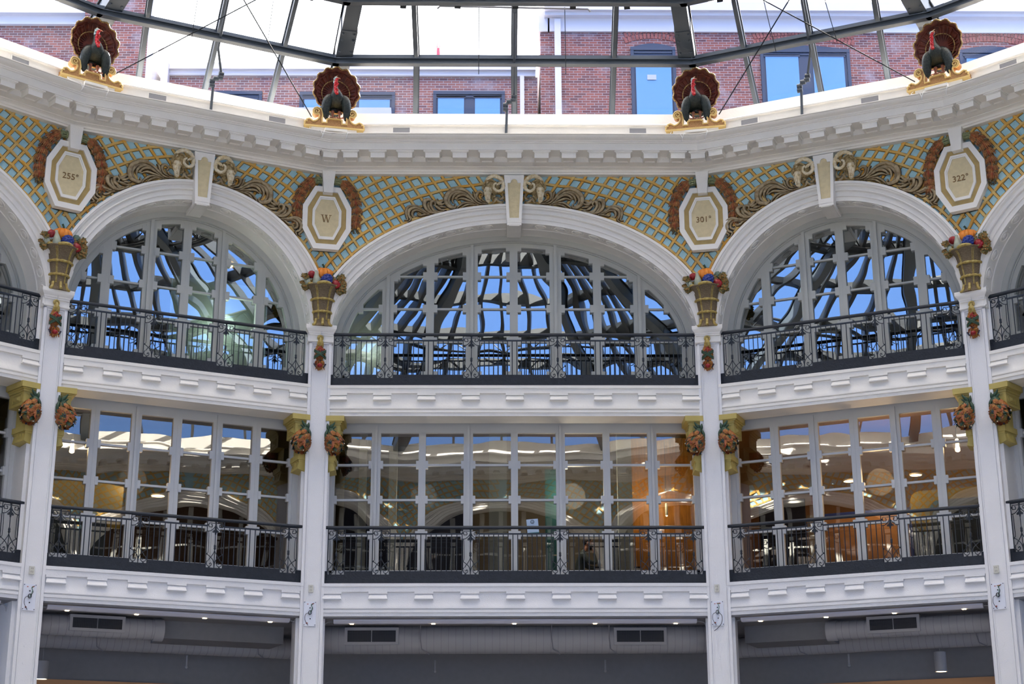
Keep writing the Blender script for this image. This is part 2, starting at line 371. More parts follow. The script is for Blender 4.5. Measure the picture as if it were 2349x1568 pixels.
def lattice(b):
    """woven ochre strips: one family follows the arch, the other crosses it"""
    a, bb, z0 = arch_of(b); a += .40; bb += .40; H = 16.275; hw = b.W/2
    cur = [1]
    def inside(x, z):
        if abs(x) > hw-.005 or z > H: return False
        if abs(x) < a and z < ez(a, bb, z0, x)-.01: return False
        if x*cur[0] < .16: return False
        return z > 13.3
    sp1, sp2, w = .235, .265, .030
    th = radians(57 if b.W > 7 else 54)
    def u1(x, z):                                   # ring index of a point
        lo, hi = -.6, 9.0
        for _ in range(26):
            mid = (lo+hi)/2; v = (x/(a+mid))**2 + ((z-z0)/(bb+mid))**2
            if v > 1: lo = mid
            else: hi = mid
        return lo/sp1
    def u2(x, z):
        return (abs(x) - (z-15.0)/tan(th))/sp2
    g = MB(); stain_shade = MB()
    def strip(pts, fam, kk):
        run = []
        def flush():
            if len(run) > 3:
                vs = []; n = len(run)
                for i, (x, z) in enumerate(run):
                    p0 = run[max(i-1, 0)]; p1 = run[min(i+1, n-1)]; dx, dz = p1[0]-p0[0], p1[1]-p0[1]; l = hypot(dx, dz) or 1
                    nx, nz = -dz/l*w, dx/l*w
                    if fam == 1: h = .036+.018*cos(pi*(kk+u2(x, z)))
                    else: h = .036-.018*cos(pi*(u1(x, z)+kk))
                    vs += [(x-nx, 0, z-nz), (x-nx*.85, -h, z-nz*.85), (x+nx*.85, -h, z+nz*.85), (x+nx, 0, z+nz)]
                fs = [(4*i+j, 4*i+j+1, 4*i+5+j, 4*i+4+j) for i in range(n-1) for j in range(3)] + [(0, 1, 2, 3), (4*n-4, 4*n-3, 4*n-2, 4*n-1)]
                g.add(vs, fs)
                stain_shade.add([(run[i//2][0]+(vs[4*(i//2)+(0 if i % 2 == 0 else 3)][0]-run[i//2][0])*1.28, -.006, run[i//2][1]+(vs[4*(i//2)+(0 if i % 2 == 0 else 3)][2]-run[i//2][1])*1.28) for i in range(2*n)], [(2*i,2*i+1,2*i+3,2*i+2) for i in range(n-1)])  # wider brown strip: edge shade and stain put into colour
            run.clear()
        for p in pts:
            if inside(*p): run.append(p)
            else: flush()
        flush()
    for sgn in (-1, 1):
        cur[0] = sgn
        for k in range(0, 22):
            d = k*sp1+.10; A_, B_ = a+d, bb+d
            pts = []
            n = 90
            for i in range(n+1):
                t = pi/2*i/n; pts.append((sgn*A_*cos(t), z0+B_*sin(t)))
            strip(pts, 1, k)
        for k in range(-8, 26):
            c = k*sp2; pts = []
            # curved slightly: x*sin + (z-13)*cos = c, bending towards the crown
            for i in range(70):
                z = 13.2+i*3.2/69
                x = c + (z-15.0)/tan(th)
                pts.append((sgn*x, z))
            strip(pts, 2, k)
    return g, stain_shade
def eggdart(b):
    a, bb, z0 = arch_of(b); g = MB()
    # arc length table
    T = [i/400*pi for i in range(401)]; L = [0]
    for i in range(1, 401):
        L.append(L[-1]+hypot(a*(cos(T[i])-cos(T[i-1])), bb*(sin(T[i])-sin(T[i-1]))))
    n = int(L[-1]/.40); n -= n % 2
    for k in range(n):
        u = (k+.5)*L[-1]/n; i = min(range(401), key=lambda q: abs(L[q]-u)); t = T[i]
        p = Vector((a*cos(t), 0, z0+bb*sin(t))); tx = Vector((-a*sin(t), 0, bb*cos(t))).normalized(); nn = Vector((cos(t)/a, 0, sin(t)/bb)).normalized()
        if abs(p.x) < .2: continue
        yy = Vector((0, 1, 0))
        ring = []
        for j in range(17):
            q = 2*pi*j/16; ring.append(p + tx*cos(q)*.115 + yy*(.13+sin(q)*.10) - nn*.008)
        g.tube(ring, .014, 5)
        R = Matrix((tx, yy, nn)).transposed()
        g.ball(p+yy*.13-nn*.004, (.075, .062, .022), 10, 6, rot=R)
        q = p+tx*L[-1]/n*.5
        g.ball(q+yy*.13+nn*.0, (.022, .05, .016), 6, 4, rot=R)
        g.ball(q+yy*.05+nn*.0, (.045, .018, .012), 6, 4, rot=R)
    g.join(sweep(b, [(-.012,-.34),(-.012,-.36),(.01,-.36),(.01,-.34)], 12.2)) if False else None
    return g
def window_columns(b):
    """centre positions of the mullions: (s, half width, is double)"""
    if b.W > 7.5: return [(s, .075 if abs(s) % 2 < .1 else .10, abs(s) % 2 > .1) for s in (-3, -2, -1, 0, 1, 2, 3)], 3.95
    q = (b.W/2-.24)/2.573; return [(s*q, .09 if (i % 2 == 0) else .10, i % 2 == 1) for i, s in enumerate((-1.68, -.83, .03, .89, 1.74))], (b.W/2-.24)
def rect_window(b, name, label, zt=10.70, z0=7.36, glassm='glassl', parent=None):
    cols, half = window_columns(b); n = -.85
    root = parent or empty(name, b.M)
    if not parent: struct(root, label, 'window')
    g = MB(); rows = [9.864, 9.095, 8.327]
    g.box(-half, half, -n-.02, -n+.10, 10.574, 10.95)                           # head
    g.box(-half, half, -n-.02, -n+.10, z0, 7.57)                             # sill
    ed = [(-half, 0)] + [(s, h) for s, h, _ in cols] + [(half, 0)]
    for s, h, dbl in cols:
        g.box(s-h, s+h, -n-.02, -n+.10, 7.56, 10.58)
        if dbl: g.box(s-.028, s+.028, -n-.07, -n-.015, 7.45, zt+.03)
        else: g.box(s-.004, s+.004, -n-.026, -n-.015, 7.45, zt-.03)
    for sg in (-1, 1): g.box(min(sg*half, sg*(half-.07)), max(sg*half, sg*(half-.07)), -n-.02, -n+.10, z0, zt)
    panes = []
    for i in range(len(ed)-1):
        x0 = ed[i][0]+ed[i][1]+(.07 if i == 0 else 0); x1 = ed[i+1][0]-ed[i+1][1]-(.07 if i == len(ed)-2 else 0)
        panes.append((x0, x1))
        for z in rows:
            g.box(x0-.005, x1+.005, -n+.0, -n+.09, z-.022, z+.022)
            g.box(x0-.01, x0+.055, -n-.035, -n+.08, z-.085, z+.085); g.box(x1-.055, x1+.01, -n-.035, -n+.08, z-.085, z+.085)
    g.build('window_frame', 'frame2', root, 20)
    for x0, x1 in panes:
        MB().box(x0-.02, x1+.02, -n+.045, -n+.055, 7.5, 10.6).build('pane', glassm, root, 0)
    return root
def arch_window(b, name, label, parent=None):
    a, bb, z0 = arch_of(b); n = -.85; cols, half = window_columns(b)
    if b.W < 6: cols = [(-1.69, .095, False), (-.79, .12, True), (.0, .09, False), (.79, .12, True), (1.69, .095, False)]
    elif b.W > 7.5: cols = [(-2.81, .13, True), (-1.87, .088, False), (-.937, .13, True), (0, .088, False), (.937, .13, True), (1.87, .088, False), (2.81, .13, True)]
    root = parent or empty(name, b.M)
    if not parent: struct(root, label, 'window')
    g = MB()
    g.join(sweep(b, [(.1,-.74),(-.12,-.74),(-.13,-.76),(-.13,-.80),(-.15,-.80),(-.15,-.84),(-.25,-.84),(-.25,-.95),(.1,-.95)], 11.45, clamp=False))
    ai, bi = a-.25, bb-.25
    for s, h, dbl in cols:
        zt = ez(ai, bi, z0, max(0, abs(s)-h))+.05
        g.box(s-h, s+h, -n-.016, -n+.10, 11.45, zt)
        zt2 = ez(a-.14, bb-.14, z0, abs(s))
        if dbl: g.box(s-.035, s+.035, -n-.07, -n-.005, 11.45, zt2+.02)
        else: g.box(s-.004, s+.004, -n-.018, -n-.005, 11.45, zt)
    g.box(-ai-.05, ai+.05, -n-.01, -n+.10, 11.45, 11.89)
    ed = [(-ai, 0)] + [(s, h) for s, h, _ in cols] + [(ai, 0)]
    rows = [14.2, 13.43, 12.665]; panes = []
    for i in range(len(ed)-1):
        x0 = ed[i][0]+ed[i][1]; x1 = ed[i+1][0]-ed[i+1][1]; panes.append((x0, x1))
        for z in rows:
            if z > z0:
                xe = ai*sqrt(max(0, 1-((z-z0)/bi)**2)) if z-z0 < bi else 0
            else: xe = ai
            c0, c1 = max(x0, -xe), min(x1, xe)
            if c1-c0 < .06: continue
            g.box(c0-.005, c1+.005, -n+.01, -n+.09, z-.02, z+.02)
            g.box(c0-.03, c0+.075, -n-.025, -n+.08, z-.09, z+.09); g.box(c1-.075, c1+.03, -n-.025, -n+.08, z-.09, z+.09)
        for x, sg in ((x0, 1), (x1, -1)):
            zt = ez(ai, bi, z0, x)
            if zt > 12.9: g.box(min(x-sg*.02, x+sg*.085), max(x-sg*.02, x+sg*.085), -n-.022, -n+.08, ez(ai, bi, z0, x)-.09, zt+.02)
        g.box(x0-.02, x0+.09, -n-.022, -n+.08, 11.85, 11.97); g.box(x1-.09, x1+.02, -n-.022, -n+.08, 11.85, 11.97)
    g.build('window_frame', 'frame', root, 25)
    for x0, x1 in panes:
        q = MB(); poly = [(x0-.02, 11.8), (x1+.02, 11.8)]
        for k in range(9):
            x = x1+.02+(x0-x1-.04)*k/8; poly.append((x, max(11.9, ez(ai+.03, bi+.03, z0, min(abs(x), ai+.03)))))
        q.prism(poly, -n+.05, -n+.06); q.build('pane', 'glassu', root, 0)
    return root
FASC = [(-.60,.67),(.06,.67),(.06,.605),(.042,.60),(.042,.50),(.036,.495),(0,.49),(0,.33),(.012,.25),(.034,.19),(.036,.16),(.02,.145),(.0,.14),(.0,.135),(.036,.13),(.036,.075),(.014,.07),(.012,.0),(-.60,.0)]
CORN_P = [(-.3,16.25),(.15,16.255),(.15,16.30),(.18,16.302),(.2,16.34),(.25,16.37),(.28,16.372),(.28,16.39),(.31,16.392),(.37,16.40),(.43,16.418),(.45,16.42),(.45,16.55),(.8,16.557),(.8,16.71),(.83,16.715),(.83,16.733),(.86,16.745),(.86,16.765),(.90,16.775),(.94,16.80),(.965,16.83),(.97,16.845),(1.0,16.847),(1.0,16.865),(.56,16.87),(.55,17.235),(.60,17.24),(.60,17.27),(.56,17.30),(-.08,17.42),(-.10,17.85),(-1.3,17.95),(-1.3,16.25)]
BN = {'far_left': 'wall_far_left', 'left': 'wall_left', 'centre': 'wall_centre', 'right': 'wall_right', 'far_right': 'wall_far_right'}
MOD = MB().box(-.155, .155, -.74, -.44, 16.40, 16.51)
MOD2 = MB(); 
MOD2.box(-.155, .155, -.74, -.44, 16.425, 16.51)
for x0, x1, y0, y1 in ((-.155,-.115,-.74,-.44), (.115,.155,-.74,-.44), (-.115,.115,-.74,-.70), (-.115,.115,-.50,-.44)): MOD2.box(x0, x1, y0, y1, 16.395, 16.426)
MOD2.box(-.17, .17, -.755, -.44, 16.51, 16.525); MOD2.box(-.195, .195, -.78, -.44, 16.525, 16.556)
MODME = MOD2.mesh('modillion', 'white', 20)
def fascia_bracket(z):
    g = MB(); g.box(-.195, .195, -.045, .02, z+.455, z+.50)
    g.add([(-.17,-.02,z+.45),(.17,-.02,z+.45),(.195,-.075,z+.355),(-.195,-.075,z+.355),(-.195,-.07,z+.34),(.195,-.07,z+.34),(-.17,.02,z+.45),(.17,.02,z+.45),(.195,.02,z+.34),(-.195,.02,z+.34)],
          [(0,1,2,3),(3,2,5,4),(4,5,8,9),(0,3,4,9,6),(1,7,8,5,2),(0,6,7,1)])
    return g
FBME = {10.73: fascia_bracket(10.73).mesh('bracket', 'white', 20), 6.49: fascia_bracket(6.49).mesh('bracket', 'white2', 20)}
def shell(b, nm=None, tn=None):
    """wall, arch and mouldings of one bay; nm is None for the bays behind the camera"""
    front = nm is not None
    if front:
        w = spandrel(b).build(BN[nm], 'blue', None, 0, b.M); struct(w)
    else:
        w = empty('wall_opposite', b.M); struct(w); spandrel(b).build('plaster', 'blue', w, 0)
    la, sta = lattice(b); o_ = la.build('lattice', 'gold', w, 40)
    if front: sta.build('brown_stain_shade', 'umber', o_, 0)
    sweep(b, ARCHIV).build('archivolt', 'white', w, 32)
    if front: eggdart(b).build('egg_and_dart', 'white', w, 50)
    if front:
        cn = mold(b, CORN_P, 'trim_%d' % tn, 'white'); struct(cn)
    else: cn = mold(b, CORN_P, 'cornice', 'white', w)
    nmod = round(b.W/.6) if b.W > 7 else (10 if b.W < 6 else round(b.W/.6))
    for i in range(1, nmod):
        link('modillion', MODME, cn, Matrix.Translation((-b.W/2+i*b.W/nmod, 0, 0)))
    for j, z in enumerate((10.73, 6.49)):
        P_ = [(n, z+h) for n, h in FASC]
        if front:
            f_ = mold(b, P_, 'trim_%d' % (tn+1+j), 'white' if j == 0 else 'white2', gap=.20); struct(f_)
        else: f_ = mold(b, P_, 'balcony_edge', 'white', w)
        if front:
            nb = 9 if b.W > 7.5 else 7; sp = .945 if b.W > 7.5 else .783
            for i in range(nb): link('bracket', FBME[z], f_, Matrix.Translation(((i-(nb-1)/2)*sp, 0, 0)))
    return w
tn = 1
for b, nm in FRONT:
    shell(b, nm, tn); tn += 3
for b in BAYS[5:]: shell(b)
for nm, i in CORN.items():
    cn = [o for o in bpy.data.objects if o.name.startswith('trim_') and (o.matrix_basis.translation-BAYS[i].M.translation).length < .01 and any(c.name.startswith('modillion') for c in o.children)][0]
    link('modillion', MODME, cn, BAYS[i].M.inverted() @ corner(i) @ Matrix.Translation((0, -.02, 0)))
wn_ = 1
for b, nm in FRONT:
    arch_window(b, 'window_%d' % wn_, None); wn_ += 1
    rect_window(b, 'window_%d' % wn_, None); wn_ += 1
for b in BAYS[5:]:
    r_ = [o for o in bpy.data.objects if o.name.startswith('wall_opposite')][b.i-5] if False else None
# ------------------------------------------------------------------ floors and rooms behind the windows
def floor_slab(b, z0, z1, name, mt, n0=-.02, n1=-7.5, parent=None, ext=0):
    tl, tr = tan(b.pl/2), tan(b.pr/2)
    g = MB(); W2 = b.W/2
    q = [(-(W2-n0*tl), -n0), ((W2-n0*tr), -n0), ((W2-n1*tr), -n1), (-(W2-n1*tl), -n1)]
    g.add([(x, y, z0) for x, y in q]+[(x, y, z1) for x, y in q], [(0,3,2,1),(4,5,6,7),(0,1,5,4),(1,2,6,5),(2,3,7,6),(3,0,4,7)])
    return g.build(name, mt, parent, 0, None if parent else b.M)
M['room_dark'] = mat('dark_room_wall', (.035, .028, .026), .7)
M['room_brown'] = mat('brown_room_wall', (.10, .055, .035), .7, var=.3, vscale=1)
M['room_warm'] = mat('warm_room_wall', (.38, .21, .10), .7, var=.15, vscale=1)
M['room_cream'] = mat('cream_room_wall', (.30, .25, .18), .7)
M['room_grey'] = mat('pale_room_wall', (.42, .43, .38), .7)
M['oak'] = mat('amber_timber_panel', (.50, .24, .05), .5, var=.4, vscale=3, stretch=(8, 1, 1))
M['slab'] = mat('slab_underside', (.20, .21, .23), .7)
M['kraft'] = mat('kraft_paper', (.44, .22, .085), .6, var=.3, vscale=2, bump=.4, bscale=4)
M['tape'] = mat('blue_tape', (.03, .06, .30), .5)
M['mblue'] = mat('slate_blue_paint', (.055, .085, .12), .5, var=.3, vscale=2)
M['molive'] = mat('olive_gold_paint', (.30, .22, .035), .5)
M['teal'] = mat('teal_paint', (.035, .16, .16), .45)
M['navy'] = mat('navy_cloth', (.012, .016, .035), .8)
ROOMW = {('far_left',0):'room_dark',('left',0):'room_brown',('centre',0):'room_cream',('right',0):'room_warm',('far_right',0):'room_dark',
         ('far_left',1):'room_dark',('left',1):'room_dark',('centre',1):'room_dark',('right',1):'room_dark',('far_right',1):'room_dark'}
for b, nm in FRONT:
    W2 = b.W/2
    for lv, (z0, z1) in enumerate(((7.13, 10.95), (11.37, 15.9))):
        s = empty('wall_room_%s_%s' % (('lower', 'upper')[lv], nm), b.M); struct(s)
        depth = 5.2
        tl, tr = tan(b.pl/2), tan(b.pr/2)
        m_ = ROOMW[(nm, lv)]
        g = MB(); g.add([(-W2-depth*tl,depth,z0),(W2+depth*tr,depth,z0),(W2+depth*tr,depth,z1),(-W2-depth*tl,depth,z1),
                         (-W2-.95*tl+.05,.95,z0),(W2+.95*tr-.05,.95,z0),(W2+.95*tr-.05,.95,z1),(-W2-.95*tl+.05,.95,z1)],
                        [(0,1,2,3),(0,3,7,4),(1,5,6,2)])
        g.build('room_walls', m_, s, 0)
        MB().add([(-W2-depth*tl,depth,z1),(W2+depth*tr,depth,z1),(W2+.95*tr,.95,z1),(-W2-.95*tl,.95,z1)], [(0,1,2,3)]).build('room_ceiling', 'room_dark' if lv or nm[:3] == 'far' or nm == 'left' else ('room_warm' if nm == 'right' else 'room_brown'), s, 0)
    f1 = floor_slab(b, 10.96, 11.36, 'floor', 'slab', -.1); struct(f1)
    f0 = floor_slab(b, 6.72, 7.12, 'floor', 'slab', -.1); struct(f0)
    # reveals beside the lower windows and the grey strip above their head
    rv = MB(); hf = window_columns(b)[1]
    for sg in (-1, 1):
        t_ = tan((b.pr if sg > 0 else b.pl)/2); x0 = sg*(W2+.02)
        rv.box(min(sg*(hf-.01), sg*(W2+.9*t_)), max(sg*(hf-.01), sg*(W2+.9*t_)), .80, .94, 7.12, 10.9)
        rv.box(min(sg*(W2-.16), sg*(W2+.02)), max(sg*(W2-.16), sg*(W2+.02)), .28, .46, 7.12, 10.8)
    o = rv.build('trim_%d' % tn, 'frame2', None, 20, b.M); struct(o); tn += 1
# opposite bays: glazed openings and dark rooms, simple, seen only in the panes' reflections
for b in BAYS[5:]:
    w = [o for o in bpy.data.objects if o.name.startswith('wall_opposite') and (o.matrix_basis.translation-b.M.translation).length < .01][0]
    W2 = b.W/2
    MB().box(-W2-.5, W2+.5, 1.2, 1.3, 6.9, 17.5).build('inner_wall', 'room_dark', w, 0)
    a, bb, z0 = arch_of(b)
    g = MB()
    for k in range(-3, 4): 
        x = k*a/4; g.box(x-.1, x+.1, .84, .95, 11.4, ez(a, bb, z0, x)); g.box(x-.09, x+.09, .84, .95, 7.2, 10.75)
    for z in (14.2, 13.43, 12.66, 11.7, 10.65, 9.86, 9.1, 8.33, 7.5): g.box(-a*.97, a*.97, .86, .93, z-.03, z+.03) if z < 12.7 else g.box(-a*sqrt(1-((z-z0)/bb)**2), a*sqrt(1-((z-z0)/bb)**2), .86, .93, z-.03, z+.03)
    g.build('window_frame', 'frame', w, 0)
    MB().box(-W2, W2, .10, .16, 12.55, 12.61).box(-W2, W2, .05, .2, 11.38, 11.64).box(-W2, W2, .10, .16, 8.4, 8.46).box(-W2, W2, .05, .2, 7.14, 7.40).build('railing_bars', 'iron', w, 0)
    mold(b, [(-1.2, 11.36), (-.1, 11.36), (-.1, 10.75), (-1.2, 10.75)], 'slab', 'slab', w)
    if b.i not in (7, 8, 9): mold(b, [(-1.2, 6.49), (-.9, 6.49), (-.9, 0), (-1.2, 0)], 'ground_wall', 'bulk', w)
g = MB(); g.v = [(p.x*1.45, CEN.y+(p.y-CEN.y)*1.45, 0) for p in POLY]; g.f = [tuple(range(NP))]
M['terrazzo'] = mat('pale_terrazzo', (.26, .25, .25), .5)
o = g.build('floor_ground', 'terrazzo', None, 0); struct(o)
# ------------------------------------------------------------------ railings
def spiral(cx, cz, r, a0, a1, r1, n=18):
    return [(cx+(r+(r1-r)*i/n)*cos(a0+(a1-a0)*i/n), 0, cz+(r+(r1-r)*i/n)*sin(a0+(a1-a0)*i/n)) for i in range(n+1)]
def scroll_panel_mb():
    """openwork panel .365 wide, z from 0 (foot) to .96 (under the handrail)"""
    g = MB(); r = .0085
    for s in (-1, 1):
        g.tube([(s*.178,0,.0),(s*.178,0,.955)], .010, 6)
        k = [(s*.03,0,.915),(s*.145,0,.915),(s*.145,0,.835),(s*.075,0,.835),(s*.075,0,.885),(s*.105,0,.885)]
        g.tube([(s*.015,0,.915),(s*.145,0,.915)], r, 5); g.tube(k[1:3], r, 5); g.tube(k[2:4], r, 5); g.tube(k[3:5], r, 5); g.tube(k[4:6], r, 5)
        g.ball((s*.163,0,.872), .017, 8, 6)
        g.tube(bez([(s*.01,0,.86),(s*.05,0,.80),(s*.11,0,.755),(s*.178,0,.745)], 5), r, 5)
        g.tube(bez([(s*.150,0,.748),(s*.140,0,.70),(s*.135,0,.5),(s*.135,0,.33),(s*.150,0,.29)], 5), .007, 5)
        g.ball((s*.160,0,.28), .018, 8, 6)
        g.tube(bez([(s*.155,0,.275),(s*.10,0,.235),(s*.035,0,.17),(s*.008,0,.09),(0,0,.0)], 6), r, 5)
        g.tube(bez([(0,0,.365),(s*.02,0,.31),(s*.065,0,.235),(s*.10,0,.19),(s*.11,0,.165),(s*.125,0,.15)], 6), r, 5)
        g.tube(spiral(s*.09, .085, .078, (.9 if s > 0 else pi-.9), (.9-5.4 if s > 0 else pi-.9+5.4), .018, 26), r, 5)
        g.ball((s*.09,0,.085), .014, 6, 5); g.ball((s*.105,0,.012), (.022,.012,.014), 8, 5)
        g.tube(bez([(0,0,.80),(s*.03,0,.77),(s*.06,0,.745),(s*.05,0,.725),(s*.02,0,.735),(0,0,.70)], 4), .009, 5)
        g.ball((s*.028,0,.755), (.026,.012,.013), 6, 5, rot=Matrix.Rotation(s*.8, 3, 'Y'))
    g.tube([(-.185,0,.955),(.185,0,.955)], .011, 6)
    g.tube([(0,0,.0),(0,0,.95)], .0085, 6)
    g.lathe([(.004,.655),(.018,.70),(.026,.76),(.022,.81),(.028,.84),(.016,.87),(.014,.93),(.026,.94),(.01,.955)], n=8)
    g.lathe([(.006,.36),(.02,.385),(.027,.40),(.02,.42),(.026,.445),(.018,.47),(.005,.49)], n=8)
    return g
PANEL = scroll_panel_mb().mesh('scroll_panel', 'iron', 50)
BAL = MB().tube([(0,0,0),(0,0,.80)], .0105, 6).mesh('baluster', 'iron', 50)
def railing(b, nm, z0, lv):
    """z0 is the top of the fascia; kerb .27, balusters to 1.07"""
    n = .13; W2 = b.W/2
    root = thing('railing', 'blue-black iron railing of the %s balcony %s' % (('lower', 'upper')[lv], WHERE[nm]), 'railing', b.M, 'iron balcony railings')
    wide = b.W > 7.5
    pos = (-3.73, -2.80, -.935, .935, 2.79, 3.73) if wide else (-2.33, -.77, .77, 2.32)
    for x in pos: link('scroll_panel', PANEL, root, Matrix.Translation((x, n, z0+.205)))
    x0, x1 = -W2+.22, W2-.22
    ed = [x0] + [v for x in pos for v in (x-.18, x+.18)] + [x1]
    mid = MB(); ker = MB()
    for i in range(0, len(ed), 2):
        a_, b_ = ed[i], ed[i+1]
        ker.box(a_, b_, n-.05, n+.06, z0+.005, z0+.275)
        if i == 0 or i == len(ed)-2: continue
        MB().box(a_, b_, n-.014, n+.014, z0+1.045, z0+1.075).build('mid_rail', 'iron', root, 0)
        k = max(1, round((b_-a_)/.104))
        for j in range(1, k): link('baluster', BAL, root, Matrix.Translation((a_+(b_-a_)*j/k, n, z0+.27)))
    ker.box(x0, x1, n-.045, n+.058, z0+.005, z0+.205)
    ker.build('kerb', 'kerb', root, 0)
    h = MB(); h.tube([(x0, n, z0+1.195), (x1, n, z0+1.195)], .036, 12); h.build('handrail', 'iron', root, 50)
for b, nm in FRONT:
    railing(b, nm, 11.40, 1); railing(b, nm, 7.16, 0)
# ------------------------------------------------------------------ columns
def column(i, nm):
    cm = corner(i) @ Matrix.Translation((0, -.075, 0)); root = thing('column', '%s white panelled column, rising through every storey below the %s plaque' % (CN[nm], nm), 'column', cm)
    g = MB(); hw = .228; z1 = 12.36
    g.box(-hw, hw, .0, .30, 0, z1)
    g.prism([(-hw-.012,0),(-hw+.035,0),(-hw+.035,z1),(-hw-.012,z1)], -.012, .03); g.prism([(hw-.035,0),(hw+.012,0),(hw+.012,z1),(hw-.035,z1)], -.012, .03)
    for s in (-1, 1):
        g.box(min(s*.145,s*.165), max(s*.145,s*.165), -.016, .02, 0, z1-.07); g.box(min(s*.182,s*.240), max(s*.182,s*.240), -.026, .02, 0, z1)
    g.box(-.165, .165, -.016, .02, z1-.09, z1-.07); g.box(-.24, .24, -.026, .02, z1-.05, z1)
    g.box(-.30, .30, .14, .95, 0, 6.5)
    g.box(-.30, .30, .14, .95, 6.5, 12.5)
    g.build('shaft', 'white2', root, 25)
    c = MB(); pr = [(0,12.34),(.035,12.345),(.045,12.36),(.045,12.385),(.0,12.395),(.0,12.50),(.03,12.505),(.03,12.53),(.045,12.545),(.05,12.57),(.075,12.60),(.095,12.635),(.10,12.65),(.10,12.72),(.0,12.725)]
    k = len(pr); vs = []
    for n_, z in pr:
        h = hw+n_; vs += [(-h, .30, z), (-h, -n_-.012, z), (h, -n_-.012, z), (h, .30, z)]
    c.add(vs, [(4*i_+j, 4*i_+j+1, 4*i_+5+j, 4*i_+4+j) for i_ in range(k-1) for j in range(3)] + [(0,1,2,3), tuple(4*k-4+j for j in (3,2,1,0))])
    c.box(-hw-.05, hw+.05, .0, .3, 12.34, 12.72)
    c.build('capital', 'white', root, 25)
    # white pier between the two arches, above the capital
    MB().box(-.235, .235, .06, .30, 12.70, 13.9).build('pier', 'white', root, 0)
    return root
for nm, i in CORN.items(): column(i, nm)
# ------------------------------------------------------------------ keystones
def keystone(b, nm):
    root = thing('keystone', 'white tapered keystone with beige inset panel, arch %s' % WHERE[nm], 'keystone', b.M, 'arch keystones')
    def wx(z): return .160+(z-15.09)/(16.185-15.09)*.062
    g = MB(); zt, zb = 16.19, 15.06
    # frame around a stepped arched inset
    out_ = [(-wx(zb), zb), (wx(zb), zb), (wx(zt), zt), (-wx(zt), zt)]
    inn = [(-.102,15.168),(.102,15.168),(.145,16.0),(.083,16.0)]
    for k in range(7): t = pi*k/6; inn.append((.075*cos(t), 16.02+.078*sin(t)))
    inn += [(-.083,16.0),(-.145,16.0)]
    y0, y1 = -.27, -.02
    # front ring: triangulate as quads between the outer rectangle and the inset
    n = len(inn); om = []
    for x, z in inn:
        if z < 15.2: om.append((math.copysign(wx(zb), x), zb))
        elif abs(x) > .09: om.append((math.copysign(wx(zt), x), zt))
        else: om.append((x*2.2, zt))
    vs = [(x,y0,z) for x,z in om]+[(x,y0,z) for x,z in inn]+[(x,y0+.035,z) for x,z in inn]
    g.add(vs, [(i,(i+1)%n,(i+1)%n+n,i+n) for i in range(n)]+[(i+n,(i+1)%n+n,(i+1)%n+2*n,i+2*n) for i in range(n)])
    g.prism(out_, y0+.036, y1)
    for (xa, za), (xb_, zb_) in ((out_[i], out_[(i+1)%4]) for i in range(4)):
        g.add([(xa,y0,za),(xb_,y0,zb_),(xb_,y0+.04,zb_),(xa,y0+.04,za)], [(0,1,2,3)])
    g.build('block', 'white', root, 20)
    MB().prism(inn, y0+.030, y0+.037).build('inset_panel', 'beige', root, 0)
    q = MB(); q.box(-.158,.158,-.262,.50,15.0,15.072); q.box(-.12,.12,-.25,.46,14.985,15.0)
    q.build('underside', 'white', root, 0)
    return root
for b, nm in FRONT:
    if nm in ('left', 'centre', 'right'): keystone(b, nm)
